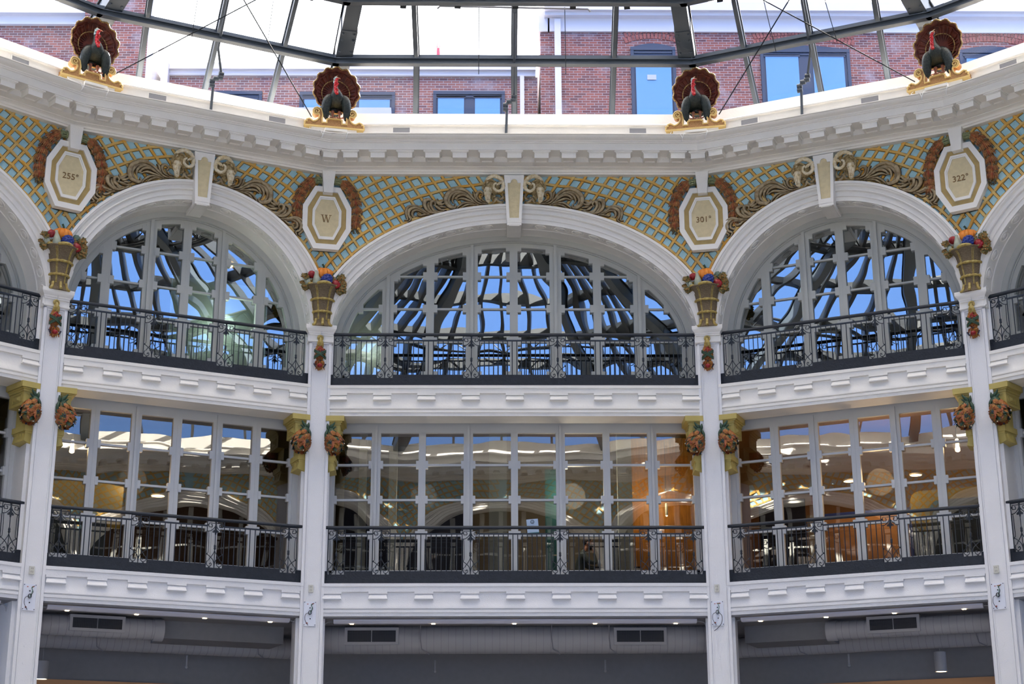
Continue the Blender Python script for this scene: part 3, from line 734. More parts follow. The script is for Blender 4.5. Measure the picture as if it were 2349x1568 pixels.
# ------------------------------------------------------------------ ram heads
def ram_parts():
    """right-hand ram (nose to the right), local origin at the wall plane in bay coordinates"""
    P_ = {}
    horn = MB()
    path = bez([(.63,-.20,15.98),(.585,-.25,16.06),(.50,-.28,16.115),(.40,-.28,16.12),(.30,-.27,16.06),(.245,-.26,15.95),(.25,-.27,15.84),(.31,-.29,15.77),(.39,-.30,15.77),(.445,-.30,15.83),(.44,-.31,15.91),(.39,-.31,15.945)], 6)
    n = len(path); rr = [(.040+.022*sin(min(1, i/n*1.5)*pi*.75))*(1-.60*i/n)*(1.12 if i % 3 == 0 else .95) for i in range(n)]
    horn.tube(path, rr, 10); P_['horn'] = (horn, 'ivory')
    ear = MB(); e = bez([(.235,-.29,15.99),(.29,-.32,15.955),(.345,-.33,15.92),(.39,-.33,15.885)], 5)
    ear.tube(e, taper(len(e), .010, .038, .012, .55), 8, ry=.5); ear.ball((.345,-.345,15.905), .018, 8, 6); P_['ear'] = (ear, 'ivory')
    fl = MB(); random.seed(11)
    fl.ball((.50,-.12,15.90), (.20,.15,.18), 14, 10)
    for k in range(150):
        t = random.uniform(-.6, 2.6); ph = random.uniform(-1.1, 1.2)
        x = .53+.165*cos(t)*cos(ph*.7); z = 15.88+.155*sin(t)*1.0+.0; y = -.16-.13*cos(ph)*random.uniform(.6, 1.05)
        if x < .44 and z < 15.99 and z > 15.75: continue
        fl.ball((x, y, z), random.uniform(.014, .026), 6, 4)
    for k in range(40):
        fl.ball((random.uniform(.42,.50), random.uniform(-.24,-.12), random.uniform(15.58,15.80)), random.uniform(.012,.022), 6, 4)
    P_['fleece'] = (fl, 'fleece')
    fc = MB()
    secs = [((.575,-.20,15.86),.095,.10),((.585,-.235,15.78),.092,.10),((.59,-.255,15.70),.078,.085),((.585,-.265,15.62),.062,.068),((.58,-.265,15.56),.058,.060),((.578,-.255,15.525),.046,.045),((.577,-.245,15.505),.02,.02)]
    vs = []
    for c, rx, ry in secs:
        for j in range(14):
            t = 2*pi*j/14; vs.append((c[0]+rx*cos(t), c[1]+ry*sin(t), c[2]+.01*cos(t)))
    k = len(secs); fc.add(vs, [(i*14+j, i*14+(j+1)%14, (i+1)*14+(j+1)%14, (i+1)*14+j) for i in range(k-1) for j in range(14)]+[tuple(range(14)), tuple((k-1)*14+j for j in range(13,-1,-1))])
    for sx in (.535, .635):
        fc.ball((sx,-.325,15.745), (.026,.014,.011), 8, 5); fc.tube(bez([(sx-.035,-.312,15.765),(sx,-.342,15.782),(sx+.035,-.312,15.765)], 4), .010, 5)
    fc.ball((.59,-.345,15.66), (.022,.02,.07), 8, 6)
    P_['face'] = (fc, 'ivory')
    mo = MB(); mo.tube(bez([(.545,-.318,15.555),(.575,-.335,15.535),(.61,-.318,15.555)], 4), .006, 5); mo.tube([(.577,-.332,15.575),(.577,-.334,15.54)], .005, 5)
    for sx in (.56, .60): mo.ball((sx,-.33,15.585), (.009,.007,.006), 6, 4)
    for sx in (.535, .635): mo.ball((sx,-.338,15.744), (.010,.007,.007), 6, 4)
    P_['nostril_and_mouth_lines'] = (mo, 'bronze')
    cu = MB()
    for pts in ([(.26,-.14,15.78),(.24,-.16,15.70),(.26,-.17,15.64),(.32,-.16,15.62),(.30,-.15,15.68)], [(.25,-.1,15.60),(.30,-.15,15.56),(.36,-.17,15.58),(.40,-.17,15.63),(.37,-.16,15.67),(.33,-.15,15.63)], [(.40,-.14,15.52),(.33,-.13,15.52),(.27,-.12,15.55),(.23,-.10,15.62)],
                [(.44,-.15,15.72),(.41,-.17,15.64),(.43,-.17,15.57),(.49,-.15,15.53)]):
        p = bez(pts, 5); cu.tube(p, taper(len(p), .012, .030, .010, .5), 7)
    P_['beard_curl'] = (cu, 'bronze')
    return P_
RAM = {sg: {k: ((g if sg > 0 else g.mirror()).mesh(k, mt, 60)) for k, (g, mt) in ram_parts().items()} for sg in (1, -1)}
LR = {1: 'right', -1: 'left'}
for b, nm in FRONT:
    if nm in ('left', 'centre', 'right'):
        for sg in (-1, 1):
            r_ = thing('ram_head', 'ivory ram head %s of the keystone, arch %s' % (LR[sg], WHERE[nm]), 'ram head', b.M @ Matrix.Translation((0, 0, .03)), 'carved ram heads')
            for k, me in RAM[sg].items(): link(k, me, r_)
# ------------------------------------------------------------------ acanthus scrolls along the arches
def PX(x, y):   # points read off one scroll, in metres on the wide bay (left half mirrored to the right)
    return (-( (860+x/7.83 - 1179.2)*.009165 ), 16.14+(400-(390+y/7.83))*.0105+.19)
SCR = [ # points, max radius, end radius
 ([(2010,625),(1900,600),(1820,560),(1790,500),(1810,440),(1870,420),(1915,460),(1890,500)], .034, .016),
 ([(1790,600),(1760,520),(1740,450),(1715,410)], .026, .006),
 ([(1990,600),(1930,590),(1895,565),(1900,540)], .022, .012),
 ([(2010,640),(1850,630),(1740,560),(1640,450),(1530,390),(1410,380),(1290,430),(1210,530),(1220,640),(1290,700),(1360,715),(1395,690),(1380,650)], .052, .016),
 ([(1850,628),(1720,560),(1600,460),(1470,420),(1350,440),(1270,520),(1260,600),(1310,665),(1360,670)], .040, .012),
 ([(1820,620),(1700,540),(1560,450),(1440,450),(1360,500),(1330,570),(1350,620)], .032, .010),
 ([(1780,630),(1680,560),(1560,490),(1450,500),(1400,540)], .032, .020),
 ([(1800,640),(1650,590),(1520,550),(1430,560)], .026, .010),
 ([(1850,645),(1700,620),(1560,620),(1450,680),(1400,725)], .026, .008),
 ([(1800,650),(1650,650),(1550,680),(1500,715)], .020, .008),
 ([(1230,560),(1150,590),(1080,630),(1035,600),(1045,560)], .040, .016),
 ([(1230,600),(1160,650),(1090,660),(1060,650)], .024, .010),
 ([(1230,690),(1130,690),(1050,660)], .028, .010),
 ([(1220,740),(1120,745),(1040,700),(1010,660)], .030, .012),
 ([(1180,760),(1080,780),(990,760),(930,690),(930,620),(980,600),(1010,640),(985,675)], .036, .014),
 ([(1150,780),(1000,810),(880,780),(810,690),(810,600),(870,570),(920,580),(930,600)], .046, .014),
 ([(1100,790),(980,800),(900,740),(870,680),(880,620),(910,600)], .034, .012),
 ([(1120,775),(1010,790),(950,730),(945,680)], .026, .010),
 ([(900,805),(790,760),(680,690),(580,680),(490,710),(460,790),(470,870),(490,920),(420,925)], .034, .008),
 ([(900,815),(780,780),(670,720),(570,730),(510,780),(510,860),(545,920),(490,965)], .036, .008),
 ([(900,825),(790,800),(690,750),(600,760),(570,820),(600,870),(635,850)], .028, .012),
 ([(920,820),(820,830),(730,850),(680,830),(680,795)], .022, .008),
]
def scroll_mesh(b, sg):
    aw, bw, z0 = 3.98+.41, 2.64+.41, 12.5
    a, bb, _ = arch_of(b); a += .41; bb += .41
    def table(a_, b_):
        L = [(0, 0)]; 
        for i in range(1, 400):
            t0, t1 = pi/2*(i-1)/400, pi/2*i/400
            L.append((L[-1][0]+hypot(a_*(sin(t1)-sin(t0)), b_*(cos(t1)-cos(t0))), t1))
        return L
    Lw, Lb = table(aw, bw), table(a, bb); g = MB(); und = MB()
    def remap(x, z):
        if b.W > 7.5: return x, z
        t = math.asin(max(-1, min(1, x/aw))); 
        for _ in range(4):
            ex, ezv = aw*sin(t), z0+bw*cos(t); nx, nz = sin(t)/aw, cos(t)/bw; l = hypot(nx, nz); nx /= l; nz /= l
            tx, tz = nz, -nx; t += ((x-ex)*tx+(z-ezv)*tz)/aw
        ex, ezv = aw*sin(t), z0+bw*cos(t); h = (x-ex)*sin(t)/aw/l+(z-ezv)*cos(t)/bw/l
        u = min(Lw, key=lambda q: abs(q[1]-t))[0]
        t2 = min(Lb, key=lambda q: abs(q[0]-u))[1]
        nx, nz = sin(t2)/a, cos(t2)/bb; l = hypot(nx, nz)
        return a*sin(t2)+nx/l*h, z0+bb*cos(t2)+nz/l*h
    for idx, (pts, r1, r2) in enumerate(SCR):
        q = []
        for i, p in enumerate(pts):
            x, z = remap(*PX(*p)); q.append((sg*x, -.04-.035*sin(pi*i/(len(pts)-1))-.012*(idx % 4), z))
        c = bez(q, 5); n = len(c)
        g.tube(c, taper(n, .008, r1, r2, .55), 8)
        und.tube([p+Vector((0,.030,0)) for p in c], taper(n, .016, r1+.012, r2+.010, .55), 6)  # wider umber tube behind each strand paints in the crevice shade
        e = c[-1]; g.ball(e, r2*1.5, 7, 5)
    return g, und
for b, nm in FRONT:
    for sg in (-1, 1):
        if nm == 'far_left' and sg < 0 or nm == 'far_right' and sg > 0: continue
        g_, u_ = scroll_mesh(b, sg); o = g_.build('acanthus_scroll', 'bronze', None, 60, b.M); u_.build('umber_shade', 'umber', o, 60)
        tag(o, 'bronze leaf scroll on the %s half, arch %s' % (LR[sg], WHERE[nm]), 'scroll ornament', 'acanthus scrolls on the arches')
# ------------------------------------------------------------------ cartouches with garlands
def octa(w, h, cx=.03, cz=15.18, c=.5):
    x1, x2 = w, w*.52; z1, z2 = h*.36, h
    return [(cx+x2,cz-z2),(cx+x1,cz-z1),(cx+x1,cz+z1),(cx+x2,cz+z2),(cx-x2,cz+z2),(cx-x1,cz+z1),(cx-x1,cz-z1),(cx-x2,cz-z2)]
def ring_prism(g, po, pi_, y0, y1, y2):
    n = len(po)
    vs = [(x,y0,z) for x,z in po]+[(x,y0,z) for x,z in pi_]+[(x,y1,z) for x,z in pi_]+[(x,y2,z) for x,z in po]
    g.add(vs, [(i,(i+1)%n,(i+1)%n+n,i+n) for i in range(n)]+[(i+n,(i+1)%n+n,(i+1)%n+2*n,i+2*n) for i in range(n)]+[(i,i+3*n,(i+1)%n+3*n,(i+1)%n) for i in range(n)])
def garland_parts():
    path = bez([(.13,-.20,16.07),(.30,-.20,16.05),(.46,-.19,15.92),(.57,-.18,15.75),(.64,-.17,15.55),(.665,-.16,15.33),(.655,-.15,15.12),(.63,-.14,14.98)], 6)
    st, lf, rd, be = MB(), MB(), MB(), MB(); random.seed(3); gd = MB(); gd.tube([Vector(p)+Vector((0,.08,0)) for p in path[8:]], .085, 8, ry=.6)  # umber tube behind the leaves stands in for the shade between them
    for k in range(8):
        a_ = 2*pi*k/8; off = Vector((0, -.045*cos(a_), .055*sin(a_)))
        st.tube([Vector(path[0])+off, Vector(path[4])+off*1.1, Vector(path[8])+off*.9], .024, 6)
    for k in (1, 5): st.tube([Vector(path[k])+Vector((0,-.07*cos(t),.08*sin(t))) for t in [2*pi*i/10 for i in range(11)]], .012, 5)
    for node in (9, 13, 18, 23, 28, 33, 38):
        c = Vector(path[min(node, len(path)-1)]); d = (Vector(path[min(node+3, len(path)-1)])-Vector(path[max(node-3,0)])).normalized()
        sd = Vector((0,-1,0)).cross(d).normalized(); bk = Vector((0,-1,0))
        for k in range(7):
            f = (k-3)/3; L = .20; base = c - d*.12 + sd*f*.03 + bk*.03
            tip = c + d*.09 + sd*f*.115 + bk*(.05-.03*abs(f)); mid = (base+tip)/2 + bk*(.045-.02*abs(f)) + sd*f*.02
            w = .024 if k % 2 else .029
            p = bez([base, mid, tip], 6)
            n_ = len(p); vs = []
            for i, q in enumerate(p):
                t = i/(n_-1); ww = w*sin(pi*min(.97, t*.85+.12))*(1.35 if i % 2 else .55); vs += [q+sd*ww, q+bk*.018, q-sd*ww]
            (rd if k == 3 else lf).add(vs, [(3*i+j,3*i+j+1,3*i+4+j,3*i+3+j) for i in range(n_-1) for j in range(2)])
            lf.tube([q+bk*.018 for q in p], .006, 4)
        rd.tube([c-d*.13+bk*.02, c+bk*.03, c+d*.06+bk*.03], [.025,.04,.015], 7)
        for k in range(11):
            q = c + d*random.uniform(.07,.13) + sd*random.uniform(-.11,.11) + bk*random.uniform(.0,.07); be.ball(q, random.uniform(.017,.024), 7, 5)
    c = Vector(path[-1])
    for k in range(14): be.ball(c+Vector((random.uniform(-.09,.09),random.uniform(-.05,.02),random.uniform(-.09,-.02))), .020, 7, 5)
    return {'stalk_bundle': (st, 'stalk'), 'orange_leaves': (lf, 'leafo'), 'red_leaves': (rd, 'leafr'), 'berries': (be, 'berry'), 'dark_shade_backing': (gd, 'umber')}
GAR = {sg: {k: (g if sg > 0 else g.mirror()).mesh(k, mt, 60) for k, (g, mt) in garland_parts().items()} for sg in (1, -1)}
def text_mesh(s, size, font_serif=False):
    cu = bpy.data.curves.new('lettering', 'FONT'); cu.body = s; cu.size = size; cu.extrude = .006; cu.align_x = 'CENTER'; cu.align_y = 'CENTER'
    cu.resolution_u = 3
    return cu
def serif_w():
    g = MB(); h = .085
    def st(x0, z0, x1, z1, w): g.add([(x0-w,-.004,z0),(x0+w,-.004,z0),(x1+w,-.004,z1),(x1-w,-.004,z1),(x0-w,.004,z0),(x0+w,.004,z0),(x1+w,.004,z1),(x1-w,.004,z1)], [(0,1,2,3),(4,7,6,5),(0,4,5,1),(1,5,6,2),(2,6,7,3),(3,7,4,0)])
    st(-.045,-h,-.092,h,.012); st(-.045,-h,-.004,h,.006); st(.040,-h,-.008,h,.012); st(.040,-h,.088,h,.006)
    for x in (-.092, -.004, .088): g.box(x-.030, x+.030, -.004, .004, h-.006, h+.003)
    return g
def cartouche(i, nm):
    cm = corner(i); root = thing('cartouche', '%s octagonal plaque reading %s, a garland on each side' % (CN[nm], nm if nm == 'W' else nm+' degrees'), 'plaque', cm, 'compass bearing plaques')
    g = MB(); g.prism(octa(.535,.735), -.08, .03); ring_prism(g, octa(.535,.735), octa(.425,.615), -.24, -.19, .03); g.build('outer_frame', 'white', root, 15)
    MB().prism(octa(.43,.62), -.19, -.07).build('gold_band', 'tan', root, 0)
    g = MB(); ring_prism(g, octa(.318,.505), octa(.285,.465), -.235, -.22, -.15); ring_prism(g, octa(.29,.47), octa(.262,.435), -.218, -.20, -.15); g.build('inner_frame', 'white', root, 15)
    MB().prism(octa(.27,.445), -.203, -.15).build('centre_panel', 'beige', root, 0)
    mt = Matrix.Translation((.03, -.207, 15.16)) @ Matrix.Rotation(pi/2, 4, 'X')
    if nm == 'W':
        serif_w().build('lettering', 'letter', root, 0, Matrix.Translation((.02,-.207,15.17)))
    else:
        t_ = bpy.data.objects.new('t', text_mesh(nm+'\u00b0', .185)); COL.objects.link(t_); bpy.context.view_layer.update()
        me = bpy.data.meshes.new_from_object(t_.evaluated_get(bpy.context.evaluated_depsgraph_get())); bpy.data.objects.remove(t_)
        me.materials.clear(); me.materials.append(M['letter']); link('lettering', me, root, mt)
    g = MB(); zb, zt = 15.745, 16.26
    def kx(z): return .098+(z-zb)/(zt-zb)*.047
    g.add([(.035-kx(zb),-.33,zb),(.035+kx(zb),-.33,zb),(.035+kx(zt),-.33,zt),(.035-kx(zt),-.33,zt),(.035-kx(zb)-.015,-.1,zb-.02),(.035+kx(zb)+.015,-.1,zb-.02),(.035+kx(zt),0,zt),(.035-kx(zt),0,zt)],
          [(0,1,2,3),(4,7,6,5),(0,4,5,1),(1,5,6,2),(2,6,7,3),(3,7,4,0)])
    g.build('key_block', 'white', root, 10)
    for sg in (-1, 1):
        ga = empty('garland'); ga.parent = root; ga.matrix_basis = Matrix.Translation((.03, 0, 0))
        for k, me in GAR[sg].items(): link(k, me, ga)
    return root
for nm, i in CORN.items(): cartouche(i, nm)
# ------------------------------------------------------------------ fruit baskets on the capitals
def ribbed(c, r, nr, amp, n=32, m=10, rot=None):
    return MB().ball(c, r, n, m, fn=lambda t, ph: 1-amp*(1-abs(sin(nr*t/2)))**1.0*sin(ph)**.5, rot=rot)
def basket_parts():
    P_ = []
    zb = 12.72
    prof = [(.225,-.03),(.205,.0),(.175,.05),(.165,.12),(.172,.22),(.182,.30),(.198,.40),(.222,.53),(.236,.60),(.255,.70),(.285,.78),(.345,.85),(.385,.88),(.375,.90),(.29,.87)]
    def sc(t, i):
        if i < 9: return 1
        k = (i-9)/5; return 1-.14*k*abs(cos(2.5*t+pi/2))**3
    P_.append(('basket', MB().lathe(prof, (.01,-.03,zb), 48, sc, .85), 'wicker'))
    lip = MB()
    for q in range(5):
        t0 = 2*pi*(q)/5-pi/2-.52; pts = []
        for j in range(9):
            t = t0+j/8*1.04; a = 1-((j-4)/4)**2*.16; pts.append((.01+.375*a*cos(t), .0+.32*a*sin(t)-.03, zb+.885+.03*(1-((j-4)/4)**2)))
        lip.tube(pts, [.012]+[.034]*7+[.012], 8)
    for q in range(3):
        t = -pi/2 + (q-1)*.9; lip.tube(bez([(.01+.17*cos(t), -.03+.15*sin(t), zb+.14),(.01+.19*cos(t), -.03+.17*sin(t), zb+.05),(.01+.23*cos(t), -.03+.2*sin(t), zb-.01),(.01+.245*cos(t), -.03+.21*sin(t), zb+.02)], 4), [.03]*9+[.035]*3+[.012], 8)
    P_.append(('rolled_lip', lip, 'ygold'))
    bd = MB()
    for z, r in ((.30,.185),(.575,.236)):
        pts = []
        for j in range(41):
            t = 2*pi*j/40; pts.append((.01+(r+.012)*cos(t), .0+(r+.012)*sin(t)*.85-.03, zb+z))
        bd.tube(pts, [.030*(1 if (j % 4) else .72) for j in range(41)], 7, caps=False)
    for q in range(6):
        for e in (-.055, .055):
            t = -pi/2+.52+2*pi*q/6*1.0+e*.9-1.04*.0
            pts = [(.01+(r+.008)*cos(t), .0+(r+.008)*sin(t)*.85-.03, zb+z) for r, z in prof[3:12]]; bd.tube(pts, .008, 5)
    P_.append(('binding', bd, 'ygold'))
    P_.append(('pumpkin', ribbed((.02,-.02,13.90), (.235,.20,.165), 11, .16, 66, 14), 'pumpkin'))
    P_.append(('pumpkin_stem', MB().tube(bez([(.02,-.05,14.03),(.015,-.07,14.07),(.0,-.08,14.105),(-.02,-.09,14.13)], 4), [.045,.035,.03,.026,.024,.022,.02,.02,.02,.02,.022,.024,.024], 8), 'dkgreen'))
    g = MB().ball((.075,-.20,13.735), (.118,.10,.125), 16, 12)
    R = Matrix.Rotation(.5, 3, 'Y')
    for a in range(7):
        for k in range(9):
            ph = pi*(a+.7)/7.4; t = 2*pi*(k+.5*(a % 2))/9; v = R @ Vector((.112*sin(ph)*cos(t), .095*sin(ph)*sin(t), .12*cos(ph)))
            if v.y < .04: g.ball(Vector((.075,-.20,13.735))+v, .027, 7, 5)
    P_.append(('indigo_gourd', g, 'indigo'))
    P_.append(('red_tomato', ribbed((-.255,-.16,13.85), (.088,.08,.085), 6, .12, 30, 10), 'red'))
    g = MB(); p = bez([(-.165,-.18,13.93),(-.165,-.19,13.87),(-.155,-.20,13.80),(-.15,-.21,13.72),(-.15,-.21,13.66),(-.15,-.20,13.60)], 4); n = len(p)
    g.tube(p, [.030+.055*sin(pi*min(1,(i/(n-1))**1.6*.78))+.0 for i in range(n)], 14); P_.append(('crookneck_gourd', g, 'palegourd'))
    P_.append(('pale_squash', ribbed((-.325,-.15,13.675), (.078,.07,.075), 8, .2, 32, 10), 'palegourd'))
    P_.append(('green_squash', ribbed((.29,-.10,13.86), (.10,.09,.09), 7, .14, 42, 10, Matrix.Rotation(.7, 3, 'Y')), 'sage'))
    P_.append(('red_pepper', ribbed((.275,-.17,13.655), (.115,.09,.095), 6, .14, 30, 10, Matrix.Rotation(.8, 3, 'Y')), 'red'))
    lv = MB(); random.seed(5)
    for cx, cz, sp, n in ((-.40,13.77,.05,6), (-.42,13.62,.05,7), (-.235,13.64,.05,5), (.20,13.78,.05,6), (.40,13.80,.06,7), (.42,13.68,.06,8), (.42,13.56,.05,7), (.36,13.50,.04,4), (-.36,13.55,.04,5)):
        for k in range(n+5):
            c = Vector((cx+random.uniform(-sp,sp), -.14+random.uniform(-.08,.05), cz+random.uniform(-sp,sp)))
            R = Matrix.Rotation(random.uniform(-.8,.8), 3, 'X') @ Matrix.Rotation(random.uniform(0,6), 3, 'Y')
            vs = [c]
            for j in range(10):
                t = 2*pi*j/10; r = .058*(1 if j % 2 else .75); vs.append(c+R @ Vector((r*cos(t), -.012*(1 if j % 2 else -1), r*sin(t))))
            lv.add(vs, [(0, j+1, (j+1) % 10+1) for j in range(10)])
    P_.append(('leaves', lv, 'leafg'))
    return P_
BASK = [(k, g.mesh(k, mt, 60), ) for k, g, mt in basket_parts()]
for nm, i in CORN.items():
    r_ = thing('fruit_basket', 'basket of pumpkin and gourds on the %s capital, below the %s plaque' % (CN[nm], nm), 'basket', corner(i) @ Matrix.Translation((0, -.03, 0)), 'carved fruit baskets')
    for k, me in BASK: link(k, me, r_)
# ------------------------------------------------------------------ pendant drops on the columns
def pendant_parts():
    P_ = []; random.seed(9)
    g = MB(); g.lathe([(.062,-.008),(.070,.0),(.062,.012),(.042,.012),(.040,.0)], (0,0,0), 20); g = g.moved(Matrix.Translation((0,-.05,12.435)) @ Matrix.Rotation(pi/2, 4, 'X'))
    g.tube([(0,-.07,12.43),(0,-.09,12.36)], .03, 8); P_.append(('hanging_ring', g, 'ygold'))
    h = MB()
    for k in range(9):
        f = (k-4)/4; p = bez([(f*.01,-.08,12.41),(f*.045,-.11+.03*abs(f),12.33),(f*.075,-.09+.04*abs(f),12.235)], 5); h.tube(p, taper(len(p), .012,.022,.004,.45), 6)
    P_.append(('husk', h, 'ygold'))
    b_ = MB()
    for k in range(90):
        z = random.uniform(11.98,12.26); w = .105*min(1,(12.36-z)/.18); x = random.uniform(-w,w); b_.ball((x, -.02-.06*sqrt(max(0,1-(x/(w+.02))**2)), z), (.020,.016,.024), 6, 4)
    b_.ball((0,-.01,12.10), (.10,.06,.20), 12, 8)
    P_.append(('orange_cluster', b_, 'leafy'))
    c = MB()
    for k in range(24):
        x = random.uniform(-.065,.065); z = 12.13+random.uniform(0,.12)*(1-abs(x)/.08); c.ball((x,-.085,z), .016, 6, 4)
    P_.append(('crimson_cluster', c, 'red'))
    s = MB()
    for sg in (-1, 1):
        for o in (-.022, 0, .022):
            p = [(sg*(-.125+.25*t), -.07-.055*sin(pi*t)-(.008 if sg > 0 else 0), 12.135-.16*t+o) for t in [i/14 for i in range(15)]]
            s.tube(p, [.015 if i % 2 else .012 for i in range(15)], 6)
    P_.append(('green_ribbon', s, 'dkgreen'))
    hk = MB()
    for k in range(26):
        f = random.uniform(-1,1); t = random.choice((0,1)); z0 = 11.93 if t else 11.82
        p = bez([(f*.05,-.05,z0),(f*.09,-.08,z0-.04),(f*.115,-.06,z0-.10-.03*(1-abs(f)))], 4); hk.tube(p, taper(len(p),.01,.018,.004,.5), 5)
    hk.ball((0,-.02,11.84), (.09,.05,.12), 10, 8)
    P_.append(('seed_husks', hk, 'leafy'))
    P_.append(('red_apple', MB().lathe([(.0,-.042),(.03,-.04),(.052,-.015),(.055,.015),(.04,.038),(.015,.036),(.0,.028)], (0,-.11,11.80), 16), 'red'))
    d = MB()
    for x, z in ((-.105,11.80),(-.12,11.83),(-.09,11.775),(.105,11.80),(.12,11.83),(.09,11.775),(0,11.915),(-.03,12.125),(.03,12.12)): d.ball((x,-.10,z), .018, 7, 5)
    P_.append(('dark_berries', d, 'darkberry'))
    return P_
PEND = [(k, g.mesh(k, mt, 60)) for k, g, mt in pendant_parts()]
for nm, i in CORN.items():
    r_ = thing('harvest_pendant', 'painted drop of corn and red apple on the %s column, below the %s plaque' % (CN[nm], nm), 'ornament', corner(i) @ Matrix.Translation((-.012,-.085,0)), 'harvest drops on the columns')
    for k, me in PEND: link(k, me, r_)
# ------------------------------------------------------------------ mustard brackets with leafy gourds
def bracket_parts():
    g = MB()
    def bx(x0, x1, y0, y1, z0, z1): g.box(x0, x1, y0, y1, z0, z1)
    # local x: 0 is the column side, + goes into the bay; y depth
    bx(-.05, .245, .02, .60, 10.27, 10.56); 
    for k, (e, z0, z1) in enumerate(((.02,10.54,10.585),(.05,10.585,10.61),(.09,10.61,10.725))): bx(-.05, .245+e, .02-e, .60, z0, z1)
    # raised panel mouldings on front and side
    for x0, x1, z0, z1 in ((.03,.19,10.485,10.50),(.03,.19,10.30,10.315),(.03,.045,10.30,10.50),(.175,.19,10.30,10.50)): g.box(x0, x1, .008, .03, z0, z1)
    for y0, y1, z0, z1 in ((.10,.46,10.485,10.50),(.10,.46,10.33,10.345),(.10,.115,10.33,10.50),(.445,.46,10.33,10.50)): g.box(.24, .258, y0, y1, z0, z1)
    g.add([(.245,.16,10.36),(.245,.40,10.36),(.245,.40,10.46),(.245,.16,10.46),(.285,.22,10.39),(.285,.34,10.39),(.285,.34,10.43),(.285,.22,10.43)], [(4,5,6,7),(0,1,5,4),(1,2,6,5),(2,3,7,6),(3,0,4,7)])
    # neck
    bx(-.05, .09, .10, .55, 9.86, 10.28)
    g.box(.05, .075, .08, .11, 9.9, 10.26)
    # lower ledge and wedge
    bx(-.05, .16, .02, .55, 9.76, 9.875); bx(-.05, .135, .04, .55, 9.72, 9.765)
    g.add([(-.05,.05,9.72),(.125,.05,9.72),(.125,.5,9.72),(-.05,.5,9.72),(-.05,.10,9.52),(.16,.02,9.56),(.16,.5,9.56),(-.05,.5,9.52)], [(0,3,2,1),(4,5,6,7),(0,1,5,4),(1,2,6,5),(2,3,7,6),(3,0,4,7)])
    for k in range(3): g.box(.09+.0*k, .15, .12+.1*k, .18+.1*k, 9.62, 9.72)
    return g
def gourd_parts():
    random.seed(21); P_ = []
    C = Vector((.13,-.13,10.06)); ax = Vector((.22,-.05,-.30)).normalized()
    def surf(u, t):      # u along the gourd 0..1
        c = Vector((.02,-.07,10.42)).lerp(Vector((.21,-.13,9.93)), u); r = .035+.155*sin(pi*min(1, u**1.5*.86+.03)); 
        a = ax.orthogonal().normalized(); b_ = ax.cross(a); return c + (a*cos(t)+b_*sin(t))*r, (a*cos(t)+b_*sin(t))
    core = MB(); pts = [surf(i/12, 0) for i in range(13)]
    core.tube([Vector((.02,-.07,10.42)).lerp(Vector((.21,-.13,9.93)), i/14) for i in range(15)], [.02+.15*sin(pi*min(1, (i/14)**1.5*.86+.03)) for i in range(15)], 14)
    P_.append(('gourd_core', core, 'leafg'))
    sets = {'leafy': MB(), 'leafo': MB(), 'dkgreen': MB(), 'leafr': MB()}
    for k in range(170):
        u = random.uniform(.12, 1.0); t = random.uniform(0, 2*pi); p, nn = surf(u, t)
        m_ = 'dkgreen' if (u < .28 or (random.random() < .32 and u > .62)) else random.choice(('leafy', 'leafy', 'leafy', 'leafo', 'leafr'))
        sd = nn.cross(ax).normalized(); up_ = sd.cross(nn); ang = random.uniform(-.9, .9); a = sd*cos(ang)+up_*sin(ang); b_ = -sd*sin(ang)+up_*cos(ang)
        vs = [p+nn*.030]; r = random.uniform(.050, .072)
        for j in range(12):
            q = 2*pi*j/12; rr = r*(1.0 if j % 2 else .78)*(1.3 if j in (3,) else 1); vs.append(p+nn*(.012+.010*(j % 2))+a*cos(q)*rr*.75+b_*sin(q)*rr)
        sets[m_].add(vs, [(0, j+1, (j+1) % 12+1) for j in range(12)])
    for n_, k in (('yellow_leaves','leafy'),('orange_leaves','leafo'),('red_leaves','leafr'),('green_leaves','dkgreen')): P_.append((n_, sets[k], k))
    st = MB()
    for pts in ([(.03,-.08,10.40),(.07,-.11,10.47),(.12,-.12,10.52),(.15,-.13,10.57)], [(.02,-.08,10.40),(.0,-.1,10.48),(-.01,-.1,10.54)], [(.05,-.08,10.38),(.11,-.10,10.44),(.17,-.10,10.48)], [(0,-.1,10.40),(-.03,-.12,10.3),(-.03,-.13,10.15),(-.02,-.12,10.0)]):
        p = bez(pts, 4); st.tube(p, taper(len(p), .03, .042, .010, .3), 7)
    P_.append(('green_stem', st, 'dkgreen'))
    be = MB(); bw = MB()
    for k in range(13):
        u = random.uniform(.3, 1.05); t = random.uniform(0, 2*pi); p, nn = surf(min(u,1), t); be.ball(p+nn*.03, .021, 7, 5)
        if k % 2: bw.ball(p+nn*.055, .015, 7, 5)
    P_.append(('dark_berries', be, 'darkberry')); P_.append(('pale_berries', bw, 'ivory'))
    return P_
BR = {1: bracket_parts().mesh('bracket_block', 'bracket', 20), -1: bracket_parts().mirror().mesh('bracket_block', 'bracket', 20)}
GO = {sg: [(k, (g if sg > 0 else g.mirror()).mesh(k, mt, 60)) for k, g, mt in gourd_parts()] for sg in (1, -1)}
